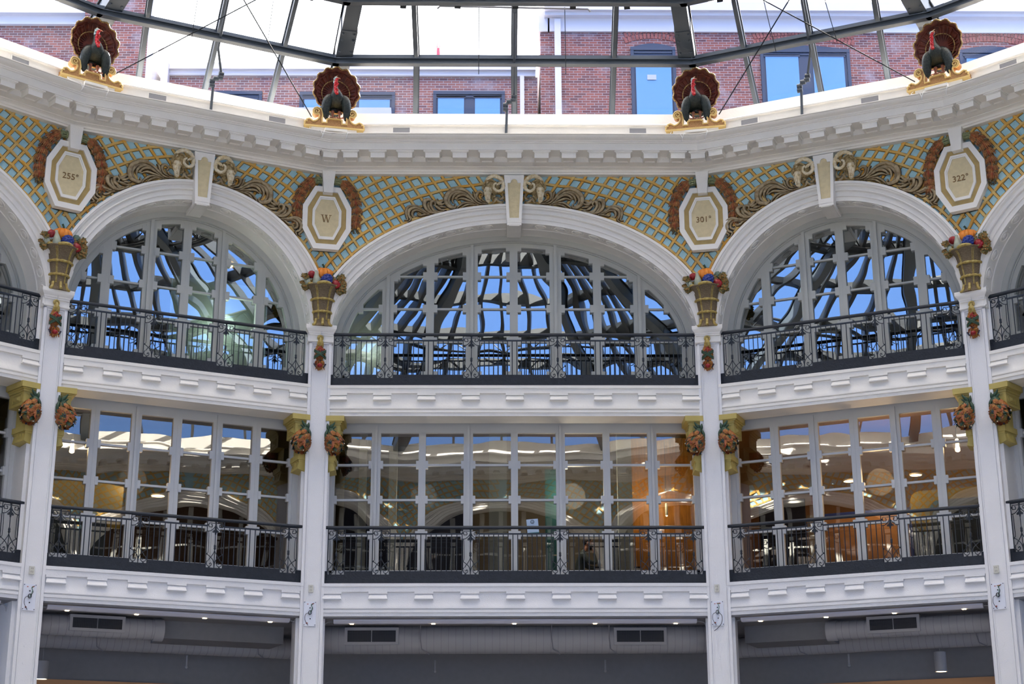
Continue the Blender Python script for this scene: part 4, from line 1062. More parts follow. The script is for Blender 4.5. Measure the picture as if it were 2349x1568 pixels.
for b, nm in FRONT:
    for sg in (-1, 1):          # sg: which end of the bay; -1 is the left end
        if (nm == 'far_left' and sg < 0) or (nm == 'far_right' and sg > 0): continue
        m_ = b.M @ Matrix.Translation((sg*(b.W/2-.235), 0, .0))
        side = {-1: 'left', 1: 'right'}[sg]
        r_ = thing('wall_bracket', 'mustard console bracket at the %s end %s' % (side, WHERE[nm]), 'bracket', m_, 'mustard brackets beside the columns')
        link('bracket_block', BR[-sg], r_)
        r_ = thing('leafy_gourd', 'orange leafy gourd on the bracket, %s end %s' % (side, WHERE[nm]), 'ornament', m_, 'leafy gourds on the brackets')
        for k, me in GO[-sg]: link(k, me, r_)
# ------------------------------------------------------------------ turkeys on scrolled pedestals
def turkey_parts():
    P_ = []; random.seed(4)
    # local: x right, y depth (towards the viewer is -y), z from the pedestal seat (.20 above pedestal foot)
    cx, cz, R = .035, .715, .50
    fan = MB(); n, mr = 96, 9; vs = []
    for i in range(mr+1):
        f = i/mr
        for j in range(n):
            t = 2*pi*j/n; sc = 1+.030*f**4*cos(14*t)
            rx, rz = (.49*f)*sc, (.535*f)*sc; y = .28-.20*f**2 + (.010*cos(28*t) if 2 < i < mr else 0)*f - (.05*f**6)
            vs.append((cx+rx*sin(t), y, cz+rz*cos(t)))
    fan.add(vs, [(i*n+j, i*n+(j+1)%n, (i+1)*n+(j+1)%n, (i+1)*n+j) for i in range(mr) for j in range(n)])
    back = [(x, y+.035, z) for x, y, z in vs[-n:]] + [(cx+(x-cx)*.5, y+.20, cz+(z-cz)*.5) for x, y, z in vs[-n:]]
    o = len(fan.v); fan.add(back, [(j, (j+1)%n, (j+1)%n+n, j+n) for j in range(n)]+[tuple(range(2*n-1, n-1, -1))]); fan.f += [(o-n+j, o-n+(j+1)%n, o+(j+1)%n, o+j) for j in range(n)]
    P_.append(('tail_fan', fan, 'fan', 60))
    rim = MB(); pts = []
    for j in range(141):
        t = 2*pi*j/140; sc = 1+.035*cos(14*t)
        pts.append((cx+.49*sc*sin(t), .03-.012*cos(14*t), cz+.535*sc*cos(t)))
    rim.tube(pts, [.022 if j % 2 else .013 for j in range(141)], 6, caps=False)
    pts = []
    for j in range(89): t = -2.25+4.5*j/88; pts.append((cx+.30*sin(t), .165, cz-.02+.31*cos(t)))
    rim.tube(pts, [.014 if j % 3 else .006 for j in range(89)], 6)
    P_.append(('gilded_edge', rim, 'fangold', 60))
    rf = MB()
    for j in range(28):
        t = 2*pi*(j+.5)/28; rf.tube([(cx+.12*sin(t),.25,cz+.12*cos(t)),(cx+.30*sin(t),.185,cz+.30*cos(t)),(cx+.45*sin(t),.085,cz+.455*cos(t))], [.01,.012,.014], 5)
    pts = []
    for j in range(85): t = 2*pi*j/84; s_ = 1+.03*cos(14*t+1); pts.append((cx+.425*s_*sin(t), .085, cz+.43*s_*cos(t)))
    rf.tube(pts, .012, 5, caps=False)
    P_.append(('feather_ribs', rf, 'fan', 60))
    body = MB()
    secs = [((.03,.20,.30),.10,.10),((.03,.12,.28),.17,.16),((.03,.02,.34),.195,.20),((.03,-.07,.44),.175,.19),((.025,-.12,.56),.14,.15),((.015,-.13,.66),.10,.11),((.0,-.12,.76),.062,.068),((-.01,-.12,.88),.045,.048),((-.012,-.13,.96),.042,.045),((-.005,-.145,1.00),.03,.03)]
    vs = []; n = 16
    for c, rx, ry in secs:
        for j in range(n): t = 2*pi*j/n; vs.append((c[0]+rx*cos(t), c[1]+ry*sin(t)*.9, c[2]+ry*sin(t)*-.35))
    k = len(secs); body.add(vs, [(i*n+j, i*n+(j+1)%n, (i+1)*n+(j+1)%n, (i+1)*n+j) for i in range(k-1) for j in range(n)]+[tuple(range(n-1,-1,-1)), tuple((k-1)*n+j for j in range(n))])
    body.ball((.03,.16,.52), (.22,.12,.30), 16, 10)
    P_.append(('body', body, 'plume', 60))
    for sg in (-1, 1):
        w = MB(); p = bez([(.03+sg*.08,-.06,.60),(.03+sg*.17,-.10,.50),(.03+sg*.215,-.09,.33),(.03+sg*.225,-.06,.15),(.03+sg*.205,-.05,-.02)], 6); m_ = len(p)
        w.tube(p, [.05+.055*sin(pi*min(1,i/(m_-1)*1.05)**.8) if i < m_-3 else .05-.012*(i-m_+3) for i in range(m_)], 10)
        for q in range(6):
            e = (q-2.5)/2.5; pp = bez([(.03+sg*(.20+e*.03),-.12,.36),(.03+sg*(.225+e*.05),-.115,.18),(.03+sg*(.205+e*.055),-.08,-.03+.05*abs(e))], 4); w.tube(pp, taper(len(pp), .010, .020, .006, .5), 5)
        w.tube(bez([(.03+sg*.24,-.03,.40),(.03+sg*.32,.0,.26),(.03+sg*.375,.02,.17)], 5), taper(11, .03, .04, .008, .4), 6)
        P_.append(('wing', w, 'plume', 60))
    h = MB().ball((-.005,-.155,1.015), (.052,.055,.048), 12, 8); h.tube([(-.015,-.12,.86),(-.018,-.125,.93),(-.01,-.13,1.0)], [.030,.042,.04], 10)
    P_.append(('head', h, 'head', 60))
    e = MB()
    for s_ in (-1, 1): e.ball((-.005+s_*.040,-.185,1.02), .012, 7, 5)
    P_.append(('eye', e, 'black', 60))
    wa = MB(); p = bez([(.02,-.195,1.0),(.0,-.205,.94),(-.012,-.20,.84),(-.012,-.205,.72),(.0,-.235,.62),(.02,-.26,.555)], 5); m_ = len(p)
    wa.tube(p, [.030+.016*sin(i*1.9)*.4+.012*(i/m_) if i < m_-2 else .03 for i in range(m_)], 10)
    for q in range(10): wa.ball((random.uniform(-.02,.03), -.235-.03*(q/10), .60+.34*(1-q/10)), random.uniform(.018,.028), 7, 5)
    wa.ball((.03,-.20,1.0), (.02,.02,.03), 8, 6)
    P_.append(('wattle', wa, 'wattle', 60))
    bk = MB(); bk.tube(bez([(.02,-.185,1.005),(.055,-.22,1.0),(.085,-.235,.975)], 4), [.022,.021,.019,.018,.015,.012,.009,.006,.003], 8); P_.append(('beak', bk, 'beak', 60))
    sn = MB(); sn.tube(bez([(.0,-.13,1.05),(.01,-.11,1.10),(.03,-.06,1.15)], 4), [.020]*3+[.014]*3+[.009]*3, 7); P_.append(('crest', sn, 'fangold', 60))
    for sg in (-1, 1):
        lg = MB(); x = .035+sg*.075; lg.tube([(x,-.02,.22),(x,-.03,.10),(x,-.035,.0)], [.04,.022,.018], 8)
        for q in (-1, 0, 1): lg.tube(bez([(x,-.035,.015),(x+q*.045,-.09,.025),(x+q*.06,-.135,.005),(x+q*.062,-.15,-.03)], 4), [.016]*10+[.012,.010,.007], 6)
        P_.append(('leg', lg, 'foot', 60))
    for nm_, g_, *_ in P_:
        if nm_ not in ('tail_fan', 'gilded_edge', 'feather_ribs'): g_.v = [(x, y, z*.88) for x, y, z in g_.v]
    return P_
def pedestal_parts():
    half = [(0,0),(.655,0),(.66,.035),(.64,.06),(.655,.09),(.625,.11),(.60,.105),(.61,.145),(.555,.165),(.515,.145),(.47,.115),(.42,.125),(.375,.155),(.345,.20),(.33,.26)]
    sc = [(.30,.335),(.315,.395),(.36,.42),(.41,.415),(.447,.385),(.452,.34),(.43,.305),(.40,.295),(.375,.31)]
    outer = half + [(.345,.30),(.375,.29),(.41,.275),(.45,.295),(.475,.335),(.475,.385),(.445,.435),(.39,.455),(.33,.44),(.285,.40),(.262,.34),(.262,.26),(.275,.18),(.272,.10),(.165,.10),(.165,.185),(.135,.185),(.13,.205),(0,.205)]
    def mir(p): return p + [(-x, z) for x, z in reversed(p) if x > 0]
    P_ = []
    g = MB(); g.prism(mir(outer), -.03, .14); P_.append(('scrolled_board', g, 'clay', 0))
    rim = MB()
    for sg in (-1, 1):
        e = [(sg*x, -.04, z) for x, z in outer[1:-1]]
        for a_, c_ in zip(e, e[1:]): rim.tube([a_, c_], .017, 6)
        for a_ in e: rim.ball(a_, .018, 6, 4)
        rim.tube(spiral(sg*.385, .355, .085, -pi/2 if sg > 0 else -pi/2, -pi/2+sg*(-2.6*pi) , .012, 30) and [(x, -.045, z) for x, y, z in spiral(sg*.385, .36, .075, -pi/2, -pi/2+(2.8*pi if sg > 0 else -2.8*pi), .015, 34)], .014, 6)
    rim.box(-.655, .655, -.06, .145, -.012, .022); rim.box(-.15, .15, -.065, .14, .185, .215)
    P_.append(('raised_border', rim, 'cream', 50))
    return P_
TUR = [(k, g.mesh(k, mt, s_)) for k, g, mt, s_ in turkey_parts()]
PED = [(k, g.mesh(k, mt, s_)) for k, g, mt, s_ in pedestal_parts()]
POSE = {'255': (.10, 0), 'W': (.06, 0), '301': (-.02, 0), '322': (-.07, 0)}
for nm, i in CORN.items():
    m_ = corner(i) @ Matrix.Translation((POSE[nm][0], -.80, 17.075))
    MB().box(-.5,.5,-.02,.22,-.21,-.012).build('plinth', 'white', None, 0, m_)
    tag(bpy.data.objects['plinth'] if nm == '255' else [o for o in bpy.data.objects if o.name.startswith('plinth')][-1], 'white block under the %s scrolled pedestal' % CN[nm], 'plinth', 'blocks under the pedestals')
    r_ = thing('scroll_pedestal', 'cream and clay scrolled pedestal under the %s turkey, above the %s plaque' % (CN[nm], nm), 'pedestal', m_, 'scrolled pedestals')
    for k, me in PED: link(k, me, r_)
    r_ = thing('turkey_statue', '%s painted turkey with fanned tail, perched above the %s plaque' % (CN[nm], nm), 'turkey', m_ @ Matrix.Translation((0, .05, .222)) @ Matrix.Scale(1.04, 4), 'turkey statues on the cornice')
    for k, me in TUR: link(k, me, r_)
    # spotlight strip and cable lying on the cornice under each pedestal
    g = MB(); g.box(-.24, .24, -.20, -.12, -.16, -.10); r_ = thing('strip_light', 'thin white light fitting with drooping cable under the %s turkey' % CN[nm], 'light', m_ @ Matrix.Translation((.02, -.06, -.02)), 'strip lights on the cornice')
    g.build('housing', 'white', r_, 0)
    c = MB(); c.tube(bez([(-.24,-.16,-.13),(-.26,-.24,-.2),(-.29,-.25,-.30),(-.32,-.20,-.36)], 5), .007, 5); c.build('arm', 'wwire', r_)
    c = MB(); c.tube(bez([(.24,-.16,-.13),(.25,-.24,-.2),(.22,-.25,-.30),(.20,-.20,-.38)], 5), .007, 5); c.build('arm', 'wwire', r_)
    c = MB(); c.tube(bez([(-.55,.0,-.02),(-.56,-.12,-.12),(-.45,-.2,-.18),(-.35,-.23,-.2),(-.30,-.26,-.3),(-.31,-.24,-.36)], 5), .006, 5); c.build('cable', 'wwire', r_)
# ------------------------------------------------------------------ cornice vents
VPOS = {'centre': (-2.5, 2.75), 'left': (-1.16, 1.47), 'right': (-1.5, 1.14), 'far_left': (2.7,), 'far_right': (-2.7,)}
for b, nm in FRONT:
    for k, x in enumerate(VPOS[nm]):
        r_ = thing('air_vent', 'small louvred vent in the cornice, %s %s' % ('left one' if k == 0 and len(VPOS[nm]) > 1 else ('right one' if k else 'only one'), WHERE[nm]), 'vent', b.M @ Matrix.Translation((x, -.555, 0)), 'louvred vents in the cornice')
        f = MB(); 
        for x0, x1, z0, z1 in ((-.215,.215,17.195,17.215),(-.215,.215,17.055,17.075),(-.215,-.185,17.075,17.195),(.185,.215,17.075,17.195)): f.box(x0, x1, -.012, .01, z0, z1)
        f.build('vent_frame', 'white', r_, 0)
        f = MB()
        for q in range(5): z = 17.085+q*.024; f.add([(-.185,-.008,z),(.185,-.008,z),(.185,.004,z+.018),(-.185,.004,z+.018)], [(0,1,2,3)])
        f.build('louvres', 'duct', r_, 0)
        MB().box(-.185,.185,-.002,.01,17.075,17.195).build('dark_backing', 'duct', r_, 0)
# ------------------------------------------------------------------ dome: ribs, purlins, rafters, panes
PZ = [(-.75, 18.17), (.9, 18.60), (2.6, 19.15), (6.0, 20.6), (9.3, 22.2), (12.6, 23.3)]
def offs(i, p):        # polygon corner i moved inwards by p
    d = (CEN-POLY[i]).normalized(); b0, b1 = BAYS[i-1], BAYS[i]
    ph = (b0.pl)/2
    m_ = Matrix.Rotation(0, 3, 'Z'); t = atan2(sin(b0.t)+sin(b1.t), cos(b0.t)+cos(b1.t)); inn = Vector((sin(t), -cos(t)))
    return POLY[i]+inn*p/cos(ph)
def cz_(i, p, z):
    if p <= 6: q = offs(i, p)
    else:
        q6 = offs(i, 6); f = (p-6)/(14.0-6); q = q6.lerp(CEN, f)
    return Vector((q.x, q.y, z))
DOME = struct(empty('ceiling_dome'))
ORD = {0: 'rightmost', 1: 'outermost right', 2: 'inner right', 3: 'inner left', 4: 'outermost left', 5: 'leftmost'}
for i in range(NP):
    front = i in (1, 2, 3, 4)
    if i in (0, 5): front = False
    pts = [cz_(i, p, z) for p, z in PZ]
    inn = (pts[2]-pts[1]); 
    g = MB(); dz = Vector((0, 0, -.30)); rad = Vector((CEN.x-POLY[i].x, CEN.y-POLY[i].y, 0)).normalized()
    if front:
        so = {3: .21, 2: -.14, 4: .36, 1: -.30}[i]; cm_ = corner(i)
        Q = [cm_ @ Vector((so, -n_, z_)) for n_, z_ in ((-.4, 18.35), (.5, 18.80), (2.6, 19.30))] + [p+dz for p in pts[3:]]
    else: Q = [cz_(i, -.2, 17.85)+dz*.5] + [p+dz+rad*.35 for p in pts[1:]]
    for a_, c_ in zip(Q, Q[1:]): g.beam(a_, c_, .33, .36)
    root = empty('steel_rib')
    if front: tag(root, '%s riveted grey steel roof rib rising behind a turkey' % ORD[i], 'roof rib', 'steel roof ribs')
    else: root.parent = DOME
    g.build('girder', 'steel', root, 0)
    g = MB()
    for a_, c_ in zip(Q, Q[1:]): 
        for off in (.13, -.20): g.beam(a_+Vector((0,0,.24+0*off))-rad*.0, c_+Vector((0,0,.24)), .40, .05)
    g.build('top_flange', 'steel2', root, 0)
    if front:
        d = (Q[2]-Q[1]).normalized(); a_ = Q[1]+d*.35
        sx = d.cross(Vector((0,0,1))).normalized(); nn = sx.cross(d)
        if nn.z > 0: nn = -nn
        pm = MB(); pm.beam(a_, a_+d*1.0, .37, .385); pm.build('splice_plate', 'steel', root, 0)
        bt = MB()
        for u in (.12, .32, .70, .90):
            for s_ in (-.12, .12): bt.ball(a_+d*u+sx*s_+nn*.195, .030, 8, 5)
        bt.build('rivets', 'steel', root, 60)
SEG = {'far_left': 'far left', 'left': 'left', 'centre': 'middle', 'right': 'right', 'far_right': 'far right'}
for b in BAYS:
    i = b.i; j = (i+1) % NP; nm = dict((id(x), y) for x, y in FRONT).get(id(b))
    PN = {1: 'lower', 2: 'upper'}
    for k in range(1, 6):
        p, z = PZ[k]; A, B = cz_(i, p, z), cz_(j, p, z)
        if nm and k < 3:
            r_ = thing('purlin', '%s grey steel roof purlin over the %s bay' % (PN[k], SEG[nm]), 'purlin', None, 'steel purlins of the glass roof')
            inw = (Vector((b.c.x, b.c.y, 0))); nrm_ = Vector((sin(b.t), -cos(b.t), 0))
            g = MB(); g.beam(A+Vector((0,0,.15)), B+Vector((0,0,.15)), .10, .08); g.beam(A+Vector((0,0,.085)), B+Vector((0,0,.085)), .16, .04); g.build('glazing_bar', 'steel', r_, 0)
            g = MB(); o_ = nrm_*.32+Vector((0,0,-.13)); g.beam(A+o_, B+o_, .04, .13); g.beam(A+o_+Vector((0,0,.06)), B+o_+Vector((0,0,.06)), .14, .018); g.beam(A+o_-Vector((0,0,.065)), B+o_-Vector((0,0,.065)), .15, .02); g.build('channel_beam', 'steel', r_, 0)
        else:
            MB().beam(A, B, .25, .45).build('purlin', 'steel2', DOME, 0)
    RS = {'centre': [(-2.25,-2.17,-2.16),(.03,0,-.01),(2.29,2.23,2.16)], 'left': [(-1.33,-1.56,-1.80),(.15,-.02,-.24),(1.66,1.46,1.22)], 'right': [(1.35,1.50,1.68),(-.15,.03,.24),(-1.64,-1.45,-1.2)], 'far_left': [(2.1,2.2,2.2),(0,0,0),(-2.1,-2.2,-2.2)], 'far_right': [(-2.1,-2.2,-2.2),(0,0,0),(2.1,2.2,2.2)]}.get(nm, [(-b.W/4,)*3, (0,)*3, (b.W/4,)*3])
    PL = ['left', 'middle', 'right']; srt = sorted(range(3), key=lambda q: RS[q][0])
    for q in range(3):
        s0, s1, s2 = RS[srt[q]]
        pa = wt(b, s0, PZ[0][0], PZ[0][1]-.12); pb = wt(b, s1, PZ[1][0]-.02, PZ[1][1]+.09); pc = wt(b, s2, PZ[2][0], PZ[2][1]+.09)
        if nm:
            r_ = thing('rafter', '%s grey glazing rafter of the %s bay roof, bolted to the white upstand' % (PL[q], SEG[nm]), 'rafter', None, 'glazing rafters of the glass roof')
            g = MB()
            for a_, c_ in ((pa, pb), (pb, pc)): g.beam(a_, c_, .085, .16); g.beam(a_+Vector((0,0,.09)), c_+Vector((0,0,.09)), .14, .03)
            g.build('rafter_bar', 'steel', r_, 0)
            MB().beam(pa-Vector((0,0,.10))+(wt(b,s0-.12,0,0)-wt(b,s0,0,0)), pa-Vector((0,0,.10))+(wt(b,s0+.12,0,0)-wt(b,s0,0,0)), .14, .05).build('foot_plate', 'steel2', r_, 0)
        else:
            g = MB()
            for a_, c_ in ((pa, pb), (pb, pc)): g.beam(a_, c_, .10, .18)
            g.build('rafter', 'steel2', DOME, 0)
    for p, z in ((4.3, 19.9), (7.6, 21.5), (11, 22.9)): MB().beam(cz_(i, p, z), cz_(j, p, z), .30, .35).build('purlin', 'steel2', DOME, 0)  # rings added out of view to break the sunlight into patches
    # upper rafter lines (seen in reflections), multiplied and deepened to dapple the sun
    for f in (.17, .33, .5, .67, .83):
        q = [cz_(i, p, z).lerp(cz_(j, p, z), f) for p, z in PZ[2:]]
        g = MB()
        for a_, c_ in zip(q, q[1:]): g.beam(a_, c_, .13, .38)
        g.build('rafter', 'steel2', DOME, 0)
    # panes: one skylight per bay with a pane for each tier
    sk = empty('window_%d' % wn_); wn_ += 1; struct(sk)
    for k in range(5):
        (p0, z0), (p1, z1) = PZ[k], PZ[k+1]
        q = [cz_(i, p0, z0+.12), cz_(j, p0, z0+.12), cz_(j, p1, z1+.12), cz_(i, p1, z1+.12)]
        MB().add([tuple(v) for v in q]+[(v.x, v.y, v.z+.02) for v in q], [(0,1,2,3),(7,6,5,4),(0,4,5,1),(1,5,6,2),(2,6,7,3),(3,7,4,0)]).build('pane', 'glassd', sk, 0)
# ring trusses under the dome (they fill the panes' reflections)
for R_, z in ((9.6, 20.2), (5.2, 22.0)):
    g = MB(); n = 48
    for lv in (0, .55):
        g.tube([(CEN.x+R_*cos(2*pi*k/n), CEN.y+R_*sin(2*pi*k/n), z+lv) for k in range(n+1)], .06, 6, caps=False)
    for k in range(n):
        t0, t1 = 2*pi*k/n, 2*pi*(k+1)/n; tm = (t0+t1)/2
        a_ = Vector((CEN.x+R_*cos(t0), CEN.y+R_*sin(t0), z)); m_ = Vector((CEN.x+R_*cos(tm), CEN.y+R_*sin(tm), z+.55)); c_ = Vector((CEN.x+R_*cos(t1), CEN.y+R_*sin(t1), z))
        g.tube([a_, m_, c_], .03, 5)
    g.build('ring_truss', 'steel2', DOME, 50)
# ------------------------------------------------------------------ tie rods, hangers, sprinkler pipes
def rod(b, s0, n0, z0, s1, n1, z1, r, label, name='tie_rod', group='tie rods and hangers'):
    o = MB().tube([wt(b, s0, n0, z0), wt(b, s1, n1, z1)], r, 6).build(name, 'rod', None, 50); tag(o, label, 'rod', group)
rod(LEFT, -2.04, .3, 17.60, 1.0, 4.0, 18.85, .013, 'long thin brace rod rising to the right across the left bay roof')
rod(LEFT, 2.33, .3, 17.50, -.9, 4.2, 18.55, .013, 'long thin brace rod falling to the right across the left bay roof')
rod(RIGHT, -2.25, .3, 17.57, .75, 3.8, 18.72, .013, 'long thin brace rod rising to the right across the right bay roof')
rod(RIGHT, 2.07, .3, 17.48, -1.1, 3.9, 18.85, .013, 'long thin brace rod falling to the right across the right bay roof')
for b, s, zt, zb, nm_ in ((LEFT,-.844,19.2,17.92,'left one over the left bay'),(LEFT,.772,19.5,18.24,'right one over the left bay'),(RIGHT,-.479,19.5,17.93,'left one over the right bay'),(RIGHT,.814,19.2,17.88,'right one over the right bay'),(CENTRE,-.78,19.4,17.78,'left one over the middle bay'),(CENTRE,1.09,19.4,17.79,'right one over the middle bay')):
    rod(b, s, 2.0, zb, s+(.1 if b is LEFT else (-.25 if b is RIGHT else 0)), 2.0+.0, zt, .008, 'thin hanging wire, %s' % nm_, 'hanging_wire')
def spr(b, s, label):
    r_ = thing('sprinkler_pipe', label, 'pipe', None, 'sprinkler pipes')
    g = MB(); g.tube([wt(b,s-.02,.62,16.98), wt(b,s,.62,17.62)], .030, 8); g.build('drop_pipe', 'steel', r_)
    g = MB(); g.tube([wt(b,s-.03,.62,17.60), wt(b,s-.03,.62,17.72), wt(b,s+.03,.62,17.80), wt(b,s+.14,.62,17.83), wt(b,s+.16,.62,17.95)], .040, 8)
    for x, z in ((-.03,17.62),(-.03,17.72),(.05,17.80),(.14,17.84),(.16,17.93)): g.tube([wt(b,s+x-.055,.62,z), wt(b,s+x+.055,.62,z)], .052, 10)
    g.build('coupling', 'steel', r_)
    q1 = {id(CENTRE): (.0, -.01), id(LEFT): (-.02, -.24), id(RIGHT): (.03, .24)}[id(b)]
    g = MB(); g.tube([wt(b,s+.16,.62,17.95), wt(b,q1[0],.95,18.36), wt(b,q1[1],2.6,18.92)], .028, 8); g.build('riser_pipe', 'steel', r_)
spr(CENTRE, -.16, 'grey sprinkler pipe with couplings standing on the middle bay cornice')
spr(LEFT, .0, 'grey sprinkler pipe with couplings standing on the left bay cornice')
spr(RIGHT, -.30, 'grey sprinkler pipe with couplings standing on the right bay cornice')
o = MB().tube([wt(CENTRE,-1.66,2.6,19.02), wt(CENTRE,-1.6,2.6,19.08), wt(CENTRE,1.55,2.6,19.02), wt(CENTRE,1.6,2.6,18.96)], .022, 8).build('sprinkler_pipe', 'duct', None, 50); tag(o, 'thin horizontal grey pipe along the upper purlin of the middle bay', 'pipe', 'sprinkler pipes')
# ------------------------------------------------------------------ buildings beyond the roof
M['brick_soldier'] = mat('arch_brick', (.36, .12, .10), .85, var=.4, vscale=8)
BY = 42.03; cc = lambda s: (s, 0)
def bbox(root, name, x0, x1, y0, y1, z0, z1, mt): return MB().box(x0, x1, y0, y1, z0, z1).build(name, mt, root, 0)
def sash(root, x0, x1, z0, z1, panes, arch=False, blind=None):
    f = MB(); y = BY
    if arch:
        n = 10; pts = [(x0, z1)] ; pts = [(x1, z0), (x1, z1)] + [(x1+(x0-x1)*k/n, z1+.14*sin(pi*k/n)) for k in range(1, n)] + [(x0, z1), (x0, z0)]
        f.prism(pts, y-.02, y+.02)
    else: f.box(x0, x1, y-.02, y+.02, z0, z1)
    f.box(x0, x0+.09, y-.06, y, z0, z1); f.box(x1-.09, x1, y-.06, y, z0, z1); f.box(x0, x1, y-.07, y, z1-.10, z1); f.box(x0+.10, x1-.10, y-.05, y, z1-.19, z1-.14)
    o = f.build('window_frame', 'bldgwin', root, 0)
    for a_, c_, zt in panes:
        MB().box(a_-.05, c_+.05, y-.05, y-.02, zt-.02, zt+.05).build('head_bar', 'bldgwin', o, 0)
        bl = MB().box(a_, c_, y-.03, y-.022, z0, zt); bl.build('blind', 'blind' if blind else 'mblue', o, 0)
        MB().box(a_, c_, y-.045, y-.040, z0, zt).build('pane', 'bldgglass', o, 0)
        if zt-z0 > 1.2: MB().box(a_, c_, y-.06, y-.03, z0+(zt-z0)*.40, z0+(zt-z0)*.40+.06).build('meeting_rail', 'bldgwin', o, 0)
B1 = thing('brick_building', 'low weathered brick building with pale coping, seen through the roof above the middle bay', 'building')
bbox(B1, 'brick_wall', -10.0, .85, BY, BY+6, 14, 23.28, 'brick2')
g = MB(); g.box(-10.0, .80, BY-.20, BY+6, 23.42, 23.62); g.box(-10.0, .80, BY-.10, BY+6, 23.27, 23.42); g.build('coping', 'bldgtrim', B1, 0)
MB().box(-10.0, -9.8, BY-.3, BY+.2, 20, 23.6).build('corner_post', 'bldgtrim', B1, 0)
MB().box(.34, .46, BY-.12, BY, 14, 23.28).build('downpipe', 'bldgtrim', B1, 0)
sash(B1, -2.17, -.10, 20.5, 22.80, [(-2.03,-1.28,22.60),(-.96,-.24,22.60)], blind=1)
sash(B1, -6.02, -3.27, 20.5, 22.77, [(-5.88,-4.95,22.55),(-4.30,-3.42,22.55)], blind=1)
sash(B1, -8.6, -7.10, 20.5, 22.78, [(-8.4,-7.25,22.55)], blind=1)
MB().box(-7.0, -3.3, BY-1.2, BY-.9, 19, 21.72).build('roof_unit', 'roof', B1, 0)
B2 = thing('brick_building', 'taller brick building with arched windows, seen through the roof at the right', 'building')
bbox(B2, 'brick_wall', .93, 22, BY-.35, BY+8, 14, 24.62, 'brick')
g = MB(); g.box(1.15, 22.3, BY-.42, BY+8, 24.55, 24.97); g.build('fascia_board', 'bldgtrim', B2, 0)
g = MB(); g.box(1.05, 22.3, BY-.62, BY+8, 24.97, 25.07); g.box(1.05, 22.3, BY-.75, BY+8, 25.07, 25.34); g.build('coping', 'bldgtrim', B2, 0)
g = MB(); g.box(.88, 1.2, BY-.42, BY+.3, 24.55, 25.2); g.build('corner_cap', 'bldgtrim', B2, 0)
MB().box(1.34, 1.52, BY-.52, BY-.35, 14, 24.9).build('downpipe', 'bldgtrim', B2, 0)
def sash2(x0, x1, zt, panes):
    global BY
    BY -= .36; sash(B2, x0, x1, 20.2, zt, panes, True, 1); BY += .36
    g = MB(); xc = (x0+x1)/2; hw = (x1-x0)/2+.10
    n = int(hw*2/.10)
    for r_ in range(2):
        for k in range(n+1):
            f = -1+2*k/n; x = xc+f*hw; z = zt+.16+.14*(1-f*f)+r_*.19; t = -f*.35
            g.join(MB().box(-.040,.040,-.015,.02,0,.17).moved(Matrix.Translation((x, BY-.36, z)) @ Matrix.Rotation(-t, 4, 'Y')))
    g.build('brick_arch', 'brick_soldier', B2, 0)
sash2(3.54, 4.84, 24.05, [(3.68,4.70,23.75)]); sash2(7.30, 9.90, 24.0, [(7.45,8.40,23.78),(8.82,9.72,23.78)]); sash2(13.1, 14.9, 24.0, [(13.3,14.7,23.75)])
MB().box(4.0, 4.26, BY-.425, BY-.42, 23.0, 23.16).build('paper_notice', 'roof', B2, 0)
B3 = thing('brick_building', 'brick building with arched opening and chimney pier, seen through the roof at the left', 'building')
bbox(B3, 'brick_wall', -24, -11.6, BY-.3, BY+6, 14, 24.72, 'brick'); bbox(B3, 'chimney_pier', -12.2, -10.35, BY-.7, BY+5, 14, 27.5, 'brick')
g = MB(); g.box(-24, -12.2, BY-.42, BY+6, 24.72, 24.98); g.box(-24, -12.2, BY-.62, BY+6, 24.98, 25.32); g.build('coping', 'bldgtrim', B3, 0)
g = MB(); g.box(-10.36, -10.2, BY-.75, BY+5, 24.6, 27.6); g.build('flashing', 'bldgtrim', B3, 0)
g = MB(); g.add([(-10.35,BY-.7,22.0),(-10.16,BY-.7,22.0),(-10.16,BY-.7,23.6),(-10.35,BY-.7,24.6),(-10.35,BY+2,22.0),(-10.05,BY+2,22.0),(-10.05,BY+2,23.6),(-10.35,BY+2,24.6)], [(0,1,2,3),(4,7,6,5),(0,4,5,1),(1,5,6,2),(2,6,7,3),(3,7,4,0)]); g.build('stepped_flashing', 'bldgtrim', B3, 0)
g = MB(); n = 14; g.prism([(-12.35,20)]+[(-12.35-2.4*k/n, 23.30+.35*sin(pi*k/n)) for k in range(n+1)]+[(-14.75,20)], BY-.33, BY-.30); g.build('arched_opening', 'bldgwin', B3, 0)
r_ = thing('traffic_delineator', 'pink-red plastic post with handle loop on the low building roof', 'safety post', Matrix.Translation((-2.06, BY+.6, 23.80)))
MB().lathe([(.06,0),(.055,.6),(.05,.68),(.045,.72)], n=12).build('post', 'pinkred', r_); MB().tube([(-.035,0,.70),(-.04,0,.80),(-.02,0,.88),(.02,0,.88),(.04,0,.80),(.035,0,.70)], .012, 6).build('handle_loop', 'pinkred', r_)
MB().lathe([(.059,.32),(.057,.45)], n=12).build('reflective_band', 'roof', r_)
M['grillebar'] = mat('dark_grille_bar', (.035, .037, .05), .5)
